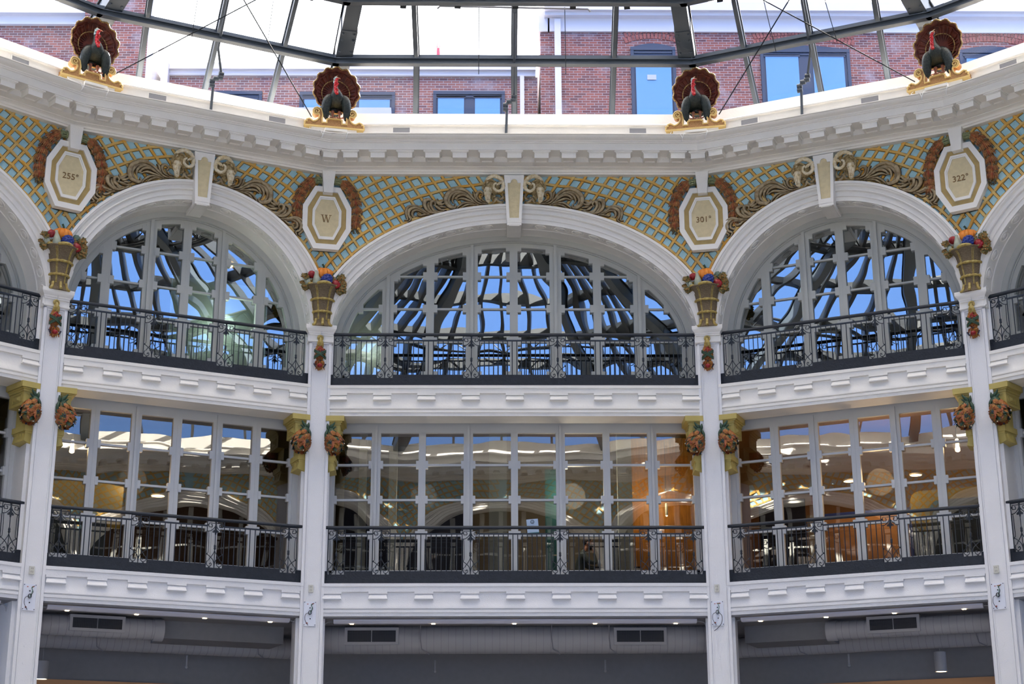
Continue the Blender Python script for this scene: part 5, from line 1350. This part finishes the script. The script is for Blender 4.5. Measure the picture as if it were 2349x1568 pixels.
# ------------------------------------------------------------------ ground storey under the lower balcony
for b, nm in FRONT:
    o = mold(b, [(-.02, 6.49), (-.02, 6.46), (-6.5, 6.46), (-6.5, 6.49)], 'ceiling', 'bulk', None); struct(o)
    o = mold(b, [(-3.9, 5.38), (-3.9, 6.47), (-4.1, 6.47), (-4.1, 5.38)], 'wall_bulkhead_%s' % nm, 'bulk', None); struct(o)
    o = mold(b, [(-3.85, 5.10), (-3.85, 5.40), (-4.1, 5.40), (-4.1, 5.10)], 'trim_%d' % tn, 'ochrewall' if nm != 'centre' else 'bulk', None); struct(o); tn += 1
    o = mold(b, [(-6.4, 0), (-6.4, 6.46), (-6.6, 6.46), (-6.6, 0)], 'wall_ground_%s' % nm, 'bulk', None); struct(o)
LX = {'centre': ((-3.76, 3.76), (-3.388,-1.701,-.022,1.651,3.326)), 'left': ((-2.42, 2.45), (-2.03,-.677,.692,2.06)), 'right': ((-2.445, 2.41), (-2.05,-.69,.683,2.04)), 'far_left': ((1.2, 3.75), (2.9,)), 'far_right': ((-3.75,-1.2), (-2.9,))}
for b, nm in FRONT:
    (x0, x1), ls = LX[nm]
    r_ = thing('linear_light', 'long white light housing under the balcony %s' % WHERE[nm], 'light fitting', b.M, 'light housings under the balcony')
    g = MB(); q = [(x0,.24,6.54),(x0,.42,6.54),(x0,.42,6.385),(x0,.30,6.385),(x0,.24,6.43)]; n = len(q)
    g.add(q+[(x1,y,z) for _,y,z in q], [tuple(range(n-1,-1,-1)), tuple(range(n,2*n))]+[(i,(i+1)%n,(i+1)%n+n,i+n) for i in range(n)]); g.build('housing', 'bar', r_, 0)
    for x in ls:
        MB().box(x-.036, x+.036, .31, .37, 6.373, 6.388).build('lamp', 'lampw', r_, 0)
    for e, sg in ((x0, -1), (x1, 1)):
        MB().tube(bez([(e,.36,6.43),(e+sg*.06,.38,6.43),(e+sg*.17,.40,6.40),(e+sg*.22,.42,6.30)], 4), .012, 6).build('conduit', 'duct', r_)
def duct(b, x0, x1, n, z, r, label, seams=True, grilles=(), cap=None, hang=()):
    r_ = thing('air_duct', label, 'air duct', b.M, 'round air ducts')
    g = MB(); g.tube([(x0,-n,z),(x1,-n,z)], r, 32); g.build('duct_body', 'duct', r_, 50)
    s = MB(); x = x0+.1
    while x < x1-.05:
        s.tube([(x,-n,z),(x+.008,-n,z)], r+.004, 32); x += .155
    s.build('seams', 'ductl', r_, 50)
    if cap: MB().tube([(cap[0],-n,z),(cap[1],-n,z)], r*1.09, 32).build('end_collar', 'duct', r_, 50)
    for gx, gz, w, h in grilles:
        f = MB(); y = -n-r-.02
        f.box(gx-w/2-.06, gx+w/2+.06, y, y+r*.8, gz-h/2-.06, gz-h/2); f.box(gx-w/2-.06, gx+w/2+.06, y, y+r*.8, gz+h/2, gz+h/2+.06)
        f.box(gx-w/2-.06, gx-w/2, y, y+r*.8, gz-h/2, gz+h/2); f.box(gx+w/2, gx+w/2+.06, y, y+r*.8, gz-h/2, gz+h/2); f.box(gx-.008, gx+.008, y+.005, y+.03, gz-h/2, gz+h/2)
        o = f.build('grille_frame', 'duct', r_, 0)
        MB().box(gx-w/2, gx+w/2, y+.012, y+.03, gz-h/2, gz+h/2).build('dark_opening', 'grille', o, 0)
        f = MB()
        for k in range(1, int(h/.028)): f.box(gx-w/2, gx+w/2, y+.004, y+.012, gz-h/2+k*.028-.003, gz-h/2+k*.028+.003)
        for k in range(1, int(w/.035)): f.box(gx-w/2+k*.035-.002, gx-w/2+k*.035+.002, y+.002, y+.008, gz-h/2, gz+h/2)
        f.build('grille_bars', 'grillebar', o, 0)
    for x in hang: MB().tube([(x,-n-r-.02,z+.3),(x,-n-r-.02,z-.02),(x+.03,-n-r*.75,z-r*.75),(x+.18,-n-.1,z-r-.02)], .012, 6).build('hanger_strap', 'ductl', r_)
duct(CENTRE, -4.3, 4.3, -1.45, 6.19, .30, 'large round grey duct with two black grilles behind the middle bay light housing', grilles=((-3.03, 6.23, 1.02, .24), (2.66, 6.22, 1.0, .24)), hang=(-2.0, .78, 2.0))
duct(LEFT, -2.75, .06, -1.3, 6.22, .21, 'short round duct with one grille and end collar, in front at the left bay', grilles=((-1.28, 6.26, .98, .20),), cap=(-.12, .08))
duct(RIGHT, -.82, 2.75, -1.3, 6.22, .19, 'short round duct with one grille and end collar, in front at the right bay', grilles=((.50, 6.27, .95, .22),), cap=(-.90, -.68))
duct(LEFT, -3.3, 3.6, -3.0, 6.18, .23, 'long plain round duct at the back of the left bay ceiling', hang=(-.95, 2.55))
duct(RIGHT, -3.6, 3.3, -3.0, 6.18, .23, 'long plain round duct at the back of the right bay ceiling', hang=(-1.9, 1.9))
duct(FARL, 1.0, 4.3, -1.6, 6.12, .26, 'round duct glimpsed at the far left edge')
duct(FARR, -4.3, -1.0, -1.6, 6.12, .26, 'round duct glimpsed at the far right edge')
for b, x0, x1, z0, z1, n, nm in ((LEFT, .15, 2.75, 6.10, 6.47, 1.6, 'left'), (RIGHT, -2.75, -.95, 6.10, 6.47, 1.6, 'right')):
    o = MB().box(x0, x1, n, n+1.0, z0, z1).build('trim_%d' % tn, 'bulk', None, 0, b.M); struct(o); tn += 1
def pend_cyl(b, x, n, zt, zb, label):
    r_ = thing('pendant_light', label, 'pendant light', b.M @ Matrix.Translation((x, -n, zb)), 'cylinder pendant lights')
    h = zt-zb
    MB().lathe([(.115,0.012),(.125,.0),(.125,h),(.10,h+.01),(.012,h+.015)], n=24).build('shade', 'duct', r_)
    MB().lathe([(.10,.004),(.10,.008)], n=24).build('lens', 'lampw', r_); MB().tube([(0,0,h),(0,0,6.4-zb)], .006, 5).build('cord', 'duct', r_)
pend_cyl(LEFT, -1.97, -3.0, 5.68, 5.31, 'grey cylinder pendant light low at the left beside the outermost left column')
pend_cyl(RIGHT, 1.08, -3.0, 5.87, 5.46, 'grey cylinder pendant light low at the right beside the outermost right column')
for b, x, nm in ((LEFT, 1.1, 'left'), (CENTRE, -1.75, 'middle, left one'), (CENTRE, 2.05, 'middle, right one'), (RIGHT, -.9, 'right')):
    o = MB().tube([(x,3.2,5.95),(x,3.2,5.72)], .022, 8).ball((x,3.2,5.70), .035, 8, 6).build('ceiling_sprinkler', 'duct', None, 50, b.M); tag(o, 'small white ceiling sprinkler below the duct, bay: %s' % nm, 'sprinkler', 'ceiling sprinklers')
# ------------------------------------------------------------------ sockets and wiring plates on the columns
for nm, i in CORN.items():
    cm = corner(i)
    r_ = thing('power_outlet', 'ivory power socket on the %s column below the railing' % CN[nm], 'power outlet', cm @ Matrix.Translation((-.03, -.078, 7.04)), 'ivory power sockets')
    MB().box(-.048,.048,-.035,0,-.07,.08).build('cover_plate', 'outlet', r_, 0)
    for z in (-.03, .035): MB().box(-.018,-.012,-.038,-.03,z-.010,z+.012).box(.012,.018,-.038,-.03,z-.010,z+.012).box(-.024,.024,-.037,-.035,z+.018,z+.0195).build('socket_slots', 'black', r_, 0)
    r_ = thing('wiring_plate', 'shiny metal wiring plate with loose cables on the %s column' % CN[nm], 'wiring plate', cm @ Matrix.Translation((-.035, -.080, 6.53)), 'metal wiring plates')
    MB().box(-.125,.125,-.022,0,-.25,.25).build('metal_plate', 'plate', r_, 0)
    g = MB()
    for x in (-.11,.11):
        for z in (-.225,.235): g.tube([(x,-.028,z),(x,-.02,z)], .009, 8)
    g.tube([(0,-.03,.12),(0,-.02,.12)], .013, 8); g.tube([(.01,-.03,-.10),(.01,-.02,-.10)], .013, 8)
    for k in range(3): g.tube([(.0+.03*cos(2*pi*j/12+k), -.04-.01*k, .02+.04*sin(2*pi*j/12+k)) for j in range(13)], .006, 5)
    g.tube(bez([(-.02,-.05,.02),(-.09,-.06,-.02),(-.10,-.06,-.12),(-.06,-.06,-.20),(-.03,-.05,-.24)], 5), .005, 5)
    g.tube(bez([(.02,-.05,.02),(.09,-.06,-.06),(.08,-.06,-.20),(.0,-.06,-.30),(-.08,-.05,-.36)] if nm == '301' else [(.02,-.05,.03),(.05,-.06,.10),(.03,-.05,.17),(.08,-.05,.22)], 5), .006, 5)
    g.build('black_cable', 'black', r_)
    MB().tube(bez([(.0,-.05,.0),(.04,-.06,.12),(.02,-.06,.18),(.06,-.05,.21)], 5), .005, 5).build('green_cable', 'gwire', r_)
    g = MB(); g.ball((-.055,-.03,-.19), (.02,.012,.014), 6, 5); g.ball((.05,-.05,.20), (.022,.01,.010), 6, 5); g.box(-.06,-.035,-.026,-.02,.19,.205); g.build('red_connector', 'wire', r_, 0)
    if nm in ('301', '322'): MB().box(-.01,.05,-.026,-.02,.195,.21).build('sticker', 'leafy', r_, 0)
    o = MB(); 
    for z in (5.62, 5.30): o.tube([(0,-.004,z),(0,.01,z)], .022, 16)
    o = o.build('cover_disc', 'white2', None, 40, cm @ Matrix.Translation((-.03,-.078,0))); tag(o, 'pair of small round blank covers low on the %s column' % CN[nm], 'cover plate', 'round blank covers')
# ------------------------------------------------------------------ things in the rooms behind the glass
def flat(b, name, x0, x1, z0, z1, n, mt, label, cat, th=.06):
    o = MB().box(x0, x1, -n, -n+th, z0, z1).build(name, mt, None, 0, b.M); tag(o, label, cat); return o
C_ = CENTRE
flat(C_, 'partition', 2.62, 4.1, 7.13, 10.9, -2.6, 'oak', 'amber timber wall panelling at the right of the middle bay', 'wall panelling', .12)
flat(C_, 'partition', -3.9, -.95, 7.13, 10.9, -3.4, 'navy', 'dark blue partition at the left of the middle bay', 'partition', .12)
flat(C_, 'pillar', -.55, -.15, 7.13, 10.9, -2.0, 'room_grey', 'broad pale pillar behind the middle bay glass', 'pillar', .30)
flat(C_, 'pillar', -3.45, -3.28, 7.13, 10.9, -1.9, 'room_grey', 'thin pale post behind the first pane of the middle bay', 'pillar', .14)
flat(C_, 'pillar', -2.78+.0, -2.60, 7.13, 10.9, -1.9, 'room_grey', 'second thin pale post beside the first mullion of the middle bay', 'pillar', .14)
flat(C_, 'wardrobe', 1.98, 2.42, 7.13, 9.3, -1.9, 'navy', 'tall dark cabinet beside the amber panelling', 'cabinet', .5)
flat(C_, 'partition', 2.30, 2.62, 7.13, 10.9, -1.7, 'room_grey', 'narrow pale wall strip in front of the amber panelling', 'partition', .2)
r_ = thing('open_door', 'teal open door with metal handle behind the middle bay glass', 'door', C_.M @ Matrix.Translation((.70, 2.0, 7.13)))
MB().box(0,.36,0,.05,0,2.9).build('door_leaf', 'teal', r_, 0); h = MB().box(.27,.31,-.015,0,.86,1.10).build('lock_plate', 'ygold', r_, 0); MB().tube([(.29,-.03,.96),(.16,-.04,.96)], .012, 6).build('handle', 'ygold', r_)
r_ = thing('paper_sign', 'white paper notice with small round face emblem stuck to the middle bay glass', 'notice', C_.M @ Matrix.Translation((.385, .82, 8.53)) @ Matrix.Rotation(-.09, 4, 'Y'))
MB().box(-.125,.125,0,.004,-.15,.14).build('sheet', 'blind', r_, 0); MB().box(-.12,.12,-.003,0,-.19,-.15).build('dark_band', 'teal', r_, 0)
g = MB(); g.tube([(.038*cos(2*pi*k/16),-.004,.08+.038*sin(2*pi*k/16)) for k in range(17)], .005, 5); g.tube([(.02*cos(t),-.004,.08+.02*sin(t)) for t in [pi+pi*k/6 for k in range(7)]], .004, 4); g.ball((-.014,-.004,.09), .006, 5, 4); g.ball((.014,-.004,.09), .006, 5, 4); g.build('face_emblem', 'black', r_)
MB().box(-.045,.045,-.003,0,-.045,-.03).build('text_line', 'black', r_, 0)
# desk, laptop, bottle, chair and the seated person
Dm = C_.M @ Matrix.Translation((1.50, 2.2, 7.13))
r_ = thing('office_desk', 'dark desk with white frame in front of the seated person', 'desk', Dm, None)
MB().box(.30,1.30,-.05,.60,.70,.74).build('desk_top', 'navy', r_, 0)
g = MB().box(.30,1.30,-.05,-.01,.62,.70).box(.30,.34,-.05,-.01,0,.62).box(1.26,1.30,-.05,-.01,0,.62).box(.30,.34,.55,.60,0,.70).box(1.26,1.30,.55,.60,0,.70); g.build('desk_frame', 'frame2', r_, 0)
r_ = thing('water_bottle', 'small clear blue plastic bottle standing on the desk', 'bottle', Dm @ Matrix.Translation((.40, .12, .74)))
MB().lathe([(.036,0),(.038,.10),(.034,.14),(.014,.18)], n=12).build('bottle_body', 'blind', r_); MB().lathe([(.015,.18),(.015,.205)], n=10).build('cap', 'indigo', r_)
r_ = thing('laptop', 'dark open laptop standing on the desk', 'laptop', Dm @ Matrix.Translation((.80, .1, .74)))
MB().box(0,.24,0,.3,0,.015).build('keyboard_base', 'black', r_, 0); MB().add([(.24,0,.01),(.24,.3,.01),(.31,.3,.20),(.31,0,.20),(.25,0,.01),(.25,.3,.01),(.32,.3,.20),(.32,0,.20)], [(0,1,2,3),(4,7,6,5),(0,4,5,1),(1,5,6,2),(2,6,7,3),(3,7,4,0)]).build('screen', 'black', r_, 0)
o = MB().lathe([(.05,0),(.06,.02),(.05,.035)], n=12).build('red_case', 'red', None, 40, Dm @ Matrix.Translation((.60, .05, .74))); tag(o, 'small red case lying on the desk beside the bottle', 'case')
r_ = thing('office_chair', 'grey chair behind the seated person', 'chair', Dm @ Matrix.Translation((-.15, .15, 0)))
MB().box(-.20,.24,-.20,.20,.42,.48).build('seat', 'navy', r_, 0); MB().box(-.28,-.20,-.20,.20,.50,.98).build('backrest', 'bulk', r_, 0)
for x in (-.18,.2):
    for y in (-.17,.17): MB().tube([(x,y,0),(x,y,.42)], .015, 6).build('leg', 'black', r_)
def skin(name, verts, edges, radii, mt, parent, mtx=None, root=0):
    me = bpy.data.meshes.new(name); me.from_pydata(verts, edges, []); me.update(); me.materials.append(M[mt])
    o = link(name, me, parent, mtx); md = o.modifiers.new('skin', 'SKIN'); md.use_smooth_shade = True
    if not me.skin_vertices:
        bm = bmesh.new(); bm.from_mesh(me); bm.verts.layers.skin.verify(); bm.to_mesh(me); bm.free()
    for v, r in zip(me.skin_vertices[0].data, radii): v.radius = r if isinstance(r, tuple) else (r, r)
    me.skin_vertices[0].data[root].use_root = True
    sb = o.modifiers.new('sub', 'SUBSURF'); sb.levels = 2; sb.render_levels = 2
    dg = bpy.context.evaluated_depsgraph_get(); bpy.context.view_layer.update()
    m2 = bpy.data.meshes.new_from_object(o.evaluated_get(dg)); o.modifiers.clear(); o.data = m2
    return o
M['skin'] = mat('skin', (.42, .20, .13), .5); M['shirt'] = mat('dark_green_grey_knit', (.075, .095, .095), .8); M['hair'] = mat('dark_brown_hair', (.018, .011, .009), .6); M['trouser'] = mat('dark_trousers', (.02,.02,.03), .8)
Pm = Dm @ Matrix.Translation((-.08, .15, 0))
P0 = thing('person', 'bearded person in dark top seated at the desk, hand at chin, hair in a topknot', 'person', Pm)
# pelvis, belly, chest, neck base; arms; legs (x forward to the right)
V = [(0,0,.55),(.03,0,.75),(.09,0,.98),(.13,0,1.08),(.17,0,1.15),
     (.10,-.19,1.02),(.25,-.25,.83),(.40,-.14,.82),(.38,-.07,1.0),(.36,-.05,1.06),
     (.10,.19,1.02),(.22,.24,.80),(.42,.16,.76),(.50,.12,.77),
     (.05,-.11,.52),(.42,-.13,.54),(.46,-.13,.10),(.56,-.13,.06),
     (.05,.11,.52),(.42,.13,.54),(.46,.13,.10),(.56,.13,.06)]
E_ = [(0,1),(1,2),(2,3),(3,4),(2,5),(5,6),(6,7),(7,8),(8,9),(2,10),(10,11),(11,12),(12,13),(0,14),(14,15),(15,16),(16,17),(0,18),(18,19),(19,20),(20,21)]
R_ = [(.16,.12),(.155,.12),(.17,.13),(.09,.07),(.058,.055),.075,.055,.045,.036,.03,.075,.055,.04,.03,.10,.075,.045,.04,.10,.075,.045,.04]
skin('body', V, E_, R_, 'shirt', P0)
hd = MB(); hc = (.245,0,1.30)
hd.ball(hc, (.095,.078,.118), 20, 14, fn=lambda t, ph: 1+.05*cos(t)*sin(ph)); hd.tube([(.17,0,1.12),(.21,0,1.22)], [.055,.05], 12)
hd.tube(bez([(.325,0,1.335),(.355,0,1.30),(.362,0,1.285),(.335,0,1.275)], 3), [.012]*4+[.017]*3+[.02]*3, 8); hd.ball((.335,0,1.245), (.014,.026,.008), 8, 5); hd.ball((.232,-.078,1.295), (.020,.010,.030), 8, 6); hd.ball((.232,.078,1.295), (.020,.010,.030), 8, 6)
hd.build('head', 'skin', P0)
hr = MB(); hr.ball((.225,0,1.335), (.105,.085,.105), 18, 12); hr.ball((.19,0,1.465), .032, 10, 8); hr.tube([(.20,0,1.43),(.19,0,1.46)], .022, 8); hr.build('hair', 'hair', P0)
br = MB(); br.ball((.305,0,1.205), (.050,.062,.070), 14, 10); br.tube(bez([(.245,-.076,1.29),(.27,-.072,1.23),(.32,-.03,1.19),(.32,.03,1.19),(.27,.072,1.23),(.245,.076,1.29)], 4), .022, 8); br.build('beard', 'hair', P0)
gl = MB()
for s_ in (-1, 1): gl.tube([(.332+.0, s_*.034+.024*cos(2*pi*k/12), 1.322+.018*sin(2*pi*k/12)) for k in range(13)], .004, 5); gl.tube([(.33,s_*.058,1.325),(.24,s_*.082,1.32)], .003, 4)
gl.build('glasses', 'black', P0)
for s_ in (-1, 1): MB().ball((.327,s_*.032,1.322), (.010,.014,.010), 8, 6).build('eye', 'blind', P0)
ha = Matrix.Translation((.365,-.05,1.07))
hv = [(0,0,0),(.0,.0,.055)]; he = [(0,1)]; hr_ = [.028,(.034,.020)]
for k, (dy, L_) in enumerate(((-.027,.055),(-.009,.064),(.009,.060),(.026,.047))):
    i0 = len(hv); hv += [(.004,dy,.078),(-.012,dy,.078+L_*.45),(-.040,dy*.9,.078+L_*.62)]; he += [(1,i0),(i0,i0+1),(i0+1,i0+2)]; hr_ += [.0105,.009,.008]
i0 = len(hv); hv += [(-.02,-.038,.03),(-.038,-.040,.055),(-.048,-.034,.078)]; he += [(0,i0),(i0,i0+1),(i0+1,i0+2)]; hr_ += [.012,.010,.009]
skin('hand', hv, he, hr_, 'skin', P0, ha)
hb = Matrix.Translation((.52,.115,.775)) @ Matrix.Rotation(pi/2, 4, 'Y')
skin('hand', hv, he, hr_, 'skin', P0, hb)
# lamps in the rooms, with added fill lights
M['bulb'] = mat('glowing_bulb', (1,.8,.5), .4, emit=(1,.70,.36), estr=14)
def spot_disc(b, x, n, z, r, label, grp='recessed ceiling lights'):
    r_ = thing('ceiling_light', label, 'ceiling light', b.M @ Matrix.Translation((x, -n, z)), grp)
    MB().lathe([(r,0),(r,.02)], n=20).build('lens', 'lampw', r_); MB().lathe([(r,.0),(r+.02,.005),(r+.02,.03)], n=20).build('trim_ring', 'white', r_)
def bulb(b, x, n, z, h, label):
    r_ = thing('pendant_lamp', label, 'pendant lamp', b.M @ Matrix.Translation((x, -n, z)), 'glowing pendant lamps')
    MB().lathe([(.02,0),(.05,.02),(.05,.07),(.035,.12),(.035,.26),(.02,.28)], n=14).build('glowing_glass', 'bulb', r_); MB().tube([(0,0,.28),(0,0,h)], .01, 6).build('stem', 'black', r_)
    l = bpy.data.lights.new('lamp_light', 'POINT'); l.energy = 5; l.color = (1,.68,.36); l.shadow_soft_size = .08; lo = bpy.data.objects.new('lamp_light', l); COL.objects.link(lo); lo.parent = r_; lo.location = (0,-.12,.1)
bulb(LEFT, -1.95, -1.7, 9.82, 1.1, 'bright pendant lamp behind the first pane of the left bay')
bulb(RIGHT, 2.0, -1.7, 9.84, 1.1, 'bright pendant lamp behind the last pane of the right bay')
r_ = thing('pendant_lamp', 'slim clear tube pendant lamp hanging before the amber panelling', 'pendant lamp', C_.M @ Matrix.Translation((3.40, 2.0, 8.98)), 'glowing pendant lamps')
MB().lathe([(.026,0),(.03,.02),(.03,.26),(.02,.28)], n=12).build('tube_shade', 'blind', r_); MB().ball((0,0,.0), .022, 8, 6).build('glowing_tip', 'bulb', r_); MB().tube([(0,0,.28),(0,0,1.7)], .006, 5).build('cord', 'black', r_)
spot_disc(LEFT, -2.0, -2.6, 9.05, .09, 'small ceiling light behind the first pane of the left bay'); spot_disc(LEFT, .20, -3.0, 9.35, .14, 'larger oval ceiling light behind the middle of the left bay')
spot_disc(RIGHT, -.50+.0, -2.6, 9.62, .12, 'left oval ceiling light behind the right bay glass'); spot_disc(RIGHT, .95, -2.6, 9.62, .12, 'right oval ceiling light behind the right bay glass')
for b, x, z, e, col in ((C_, 3.2, 9.3, 13, (1,.62,.25)), (C_, 1.3, 9.4, 26, (1,.85,.65)), (RIGHT, .3, 9.4, 30, (1,.66,.36)), (LEFT, -.6, 9.4, 10, (1,.72,.5)), (C_, -2.0, 9.4, 8, (1,.9,.8)), (LEFT, 1.0, 12.9, 26, (.9,1,.92)), (C_, -3.2, 12.6, 9, (.95,1,.92))):  # unseen fill lights added to brighten the rooms and the person
    l = bpy.data.lights.new('room_fill_light', 'POINT'); l.energy = e; l.color = col; l.shadow_soft_size = .3; lo = bpy.data.objects.new('room_fill_light', l); COL.objects.link(lo); lo.matrix_world = b.M @ Matrix.Translation((x, 1.9 if z < 11 else 1.15, z))
# left room: olive and slate panel, timber edge
r_ = thing('mural_panel', 'dark slate panel with olive curved top behind the left bay glass', 'mural', LEFT.M @ Matrix.Translation((0, 2.2, 0)))
MB().box(-2.9,-1.05,0,.05,7.13,8.95).build('slate_field', 'mblue', r_, 0)
g = MB(); g.prism([(-2.9,8.95),(-1.05,8.60),(-1.0,8.4),(-.75,8.4),(-.72,9.3),(-1.6,9.42),(-2.9,9.15)], -.02, .03); g.build('olive_curve', 'molive', r_, 0)
o = MB().box(1.28,1.34,2.3,2.36,7.13,8.95).build('timber_post', 'beak', None, 0, LEFT.M); tag(o, 'thin pinkish timber post behind the fifth pane of the left bay', 'post')
# right room
r_ = thing('mural_panel', 'dark slate rounded panel with olive border behind the right bay glass', 'mural', RIGHT.M @ Matrix.Translation((0, 2.2, 0)))
def rrect(x0, x1, z0, z1, r): 
    o = []
    for cx, cz_, a in ((x1-r,z0+r,-pi/2),(x1-r,z1-r,0),(x0+r,z1-r,pi/2),(x0+r,z0+r,pi)):
        for k in range(6): o.append((cx+r*cos(a+pi/2*k/5), cz_+r*sin(a+pi/2*k/5)))
    return o
MB().prism(rrect(1.25, 2.55, 7.0, 8.95, .22), -.04, .05).build('slate_field', 'mblue', r_, 0)
MB().prism(rrect(.85, 2.62, 8.3, 9.18, .2), 0, .05).build('olive_border', 'molive', r_, 0); MB().box(.85,2.62,-.0,.05,7.13,8.5).build('lower_slate', 'mblue', r_, 0)
r_ = thing('masked_opening', 'brown kraft paper sheet edged with blue tape behind the right bay glass', 'paper sheet', RIGHT.M @ Matrix.Translation((0, 2.7, 0)))
MB().box(-1.15,.75,0,.02,7.35,8.95).build('paper', 'kraft', r_, 0)
g = MB().box(-1.2,.8,-.01,0,8.88,8.96).box(.70,.78,-.01,0,7.4,8.96).box(-1.2,.8,-.01,0,7.42,7.48); g.build('blue_tape', 'tape', r_, 0)
flat(RIGHT, 'partition', -2.6, -1.55, 7.13, 9.35, -2.7, 'navy', 'dark doorway recess at the left of the right bay', 'doorway', .06)
flat(RIGHT, 'partition', -1.50, -1.15, 7.13, 8.95, -2.65, 'room_cream', 'pale wall strip beside the dark doorway in the right bay', 'wall strip', .06)
o = MB().box(-1.36,-1.18,2.55,2.62,9.18,9.42).ball((-1.27,2.54,9.26), .04, 8, 6).build('fire_alarm', 'red', None, 30, RIGHT.M); tag(o, 'red fire alarm sounder high on the wall in the right bay', 'fire alarm')
for x in (3.15,): 
    o = MB().box(x,x+.09,2.55,2.6,7.82,7.96).build('wall_socket', 'blind', None, 0, C_.M); tag(o, 'white wall socket on the amber panelling', 'socket')
# upper left room: pale wall and glazed screen, caged lamp
r_ = thing('glass_partition', 'pale green-edged glass screen standing behind the left arch window', 'glass screen', LEFT.M @ Matrix.Translation((0, 1.6, 0)))
MB().box(-.10,2.05,0,.03,11.37,14.0).build('glass_sheet', 'room_grey', r_, 0); MB().box(-.12,-.09,-.01,.04,11.37,14.0).box(2.04,2.07,-.01,.04,11.37,14.0).build('bright_edge', 'blind', r_, 0)
M['glassscreen'] = mat('pale_glass_screen', (.26,.31,.27), .3); M['glassedge'] = mat('pale_glass_edge', (.50,.62,.58), .3)
[o for o in r_.children if o.name.startswith('glass_sheet')][0].data.materials[0] = M['glassscreen']; 
flat(CENTRE, 'partition', -3.95, -2.95, 11.37, 14.6, -1.5, 'room_grey', 'pale green-grey wall behind the first pane of the middle arch window', 'partition', .06)
r_ = thing('work_lamp', 'glowing caged work lamp high behind the left arch window', 'work lamp', LEFT.M @ Matrix.Translation((1.10, 1.3, 14.32)))
MB().ball((0,0,0), .055, 10, 8).build('bulb', 'bulb', r_); g = MB()
for k in range(6): t = pi*k/6; g.tube([(.085*cos(t)*sin(q), .085*sin(t)*sin(q), .10*cos(q)) for q in [2*pi*j/16 for j in range(17)]], .005, 4)
g.build('wire_cage', 'ygold', r_)
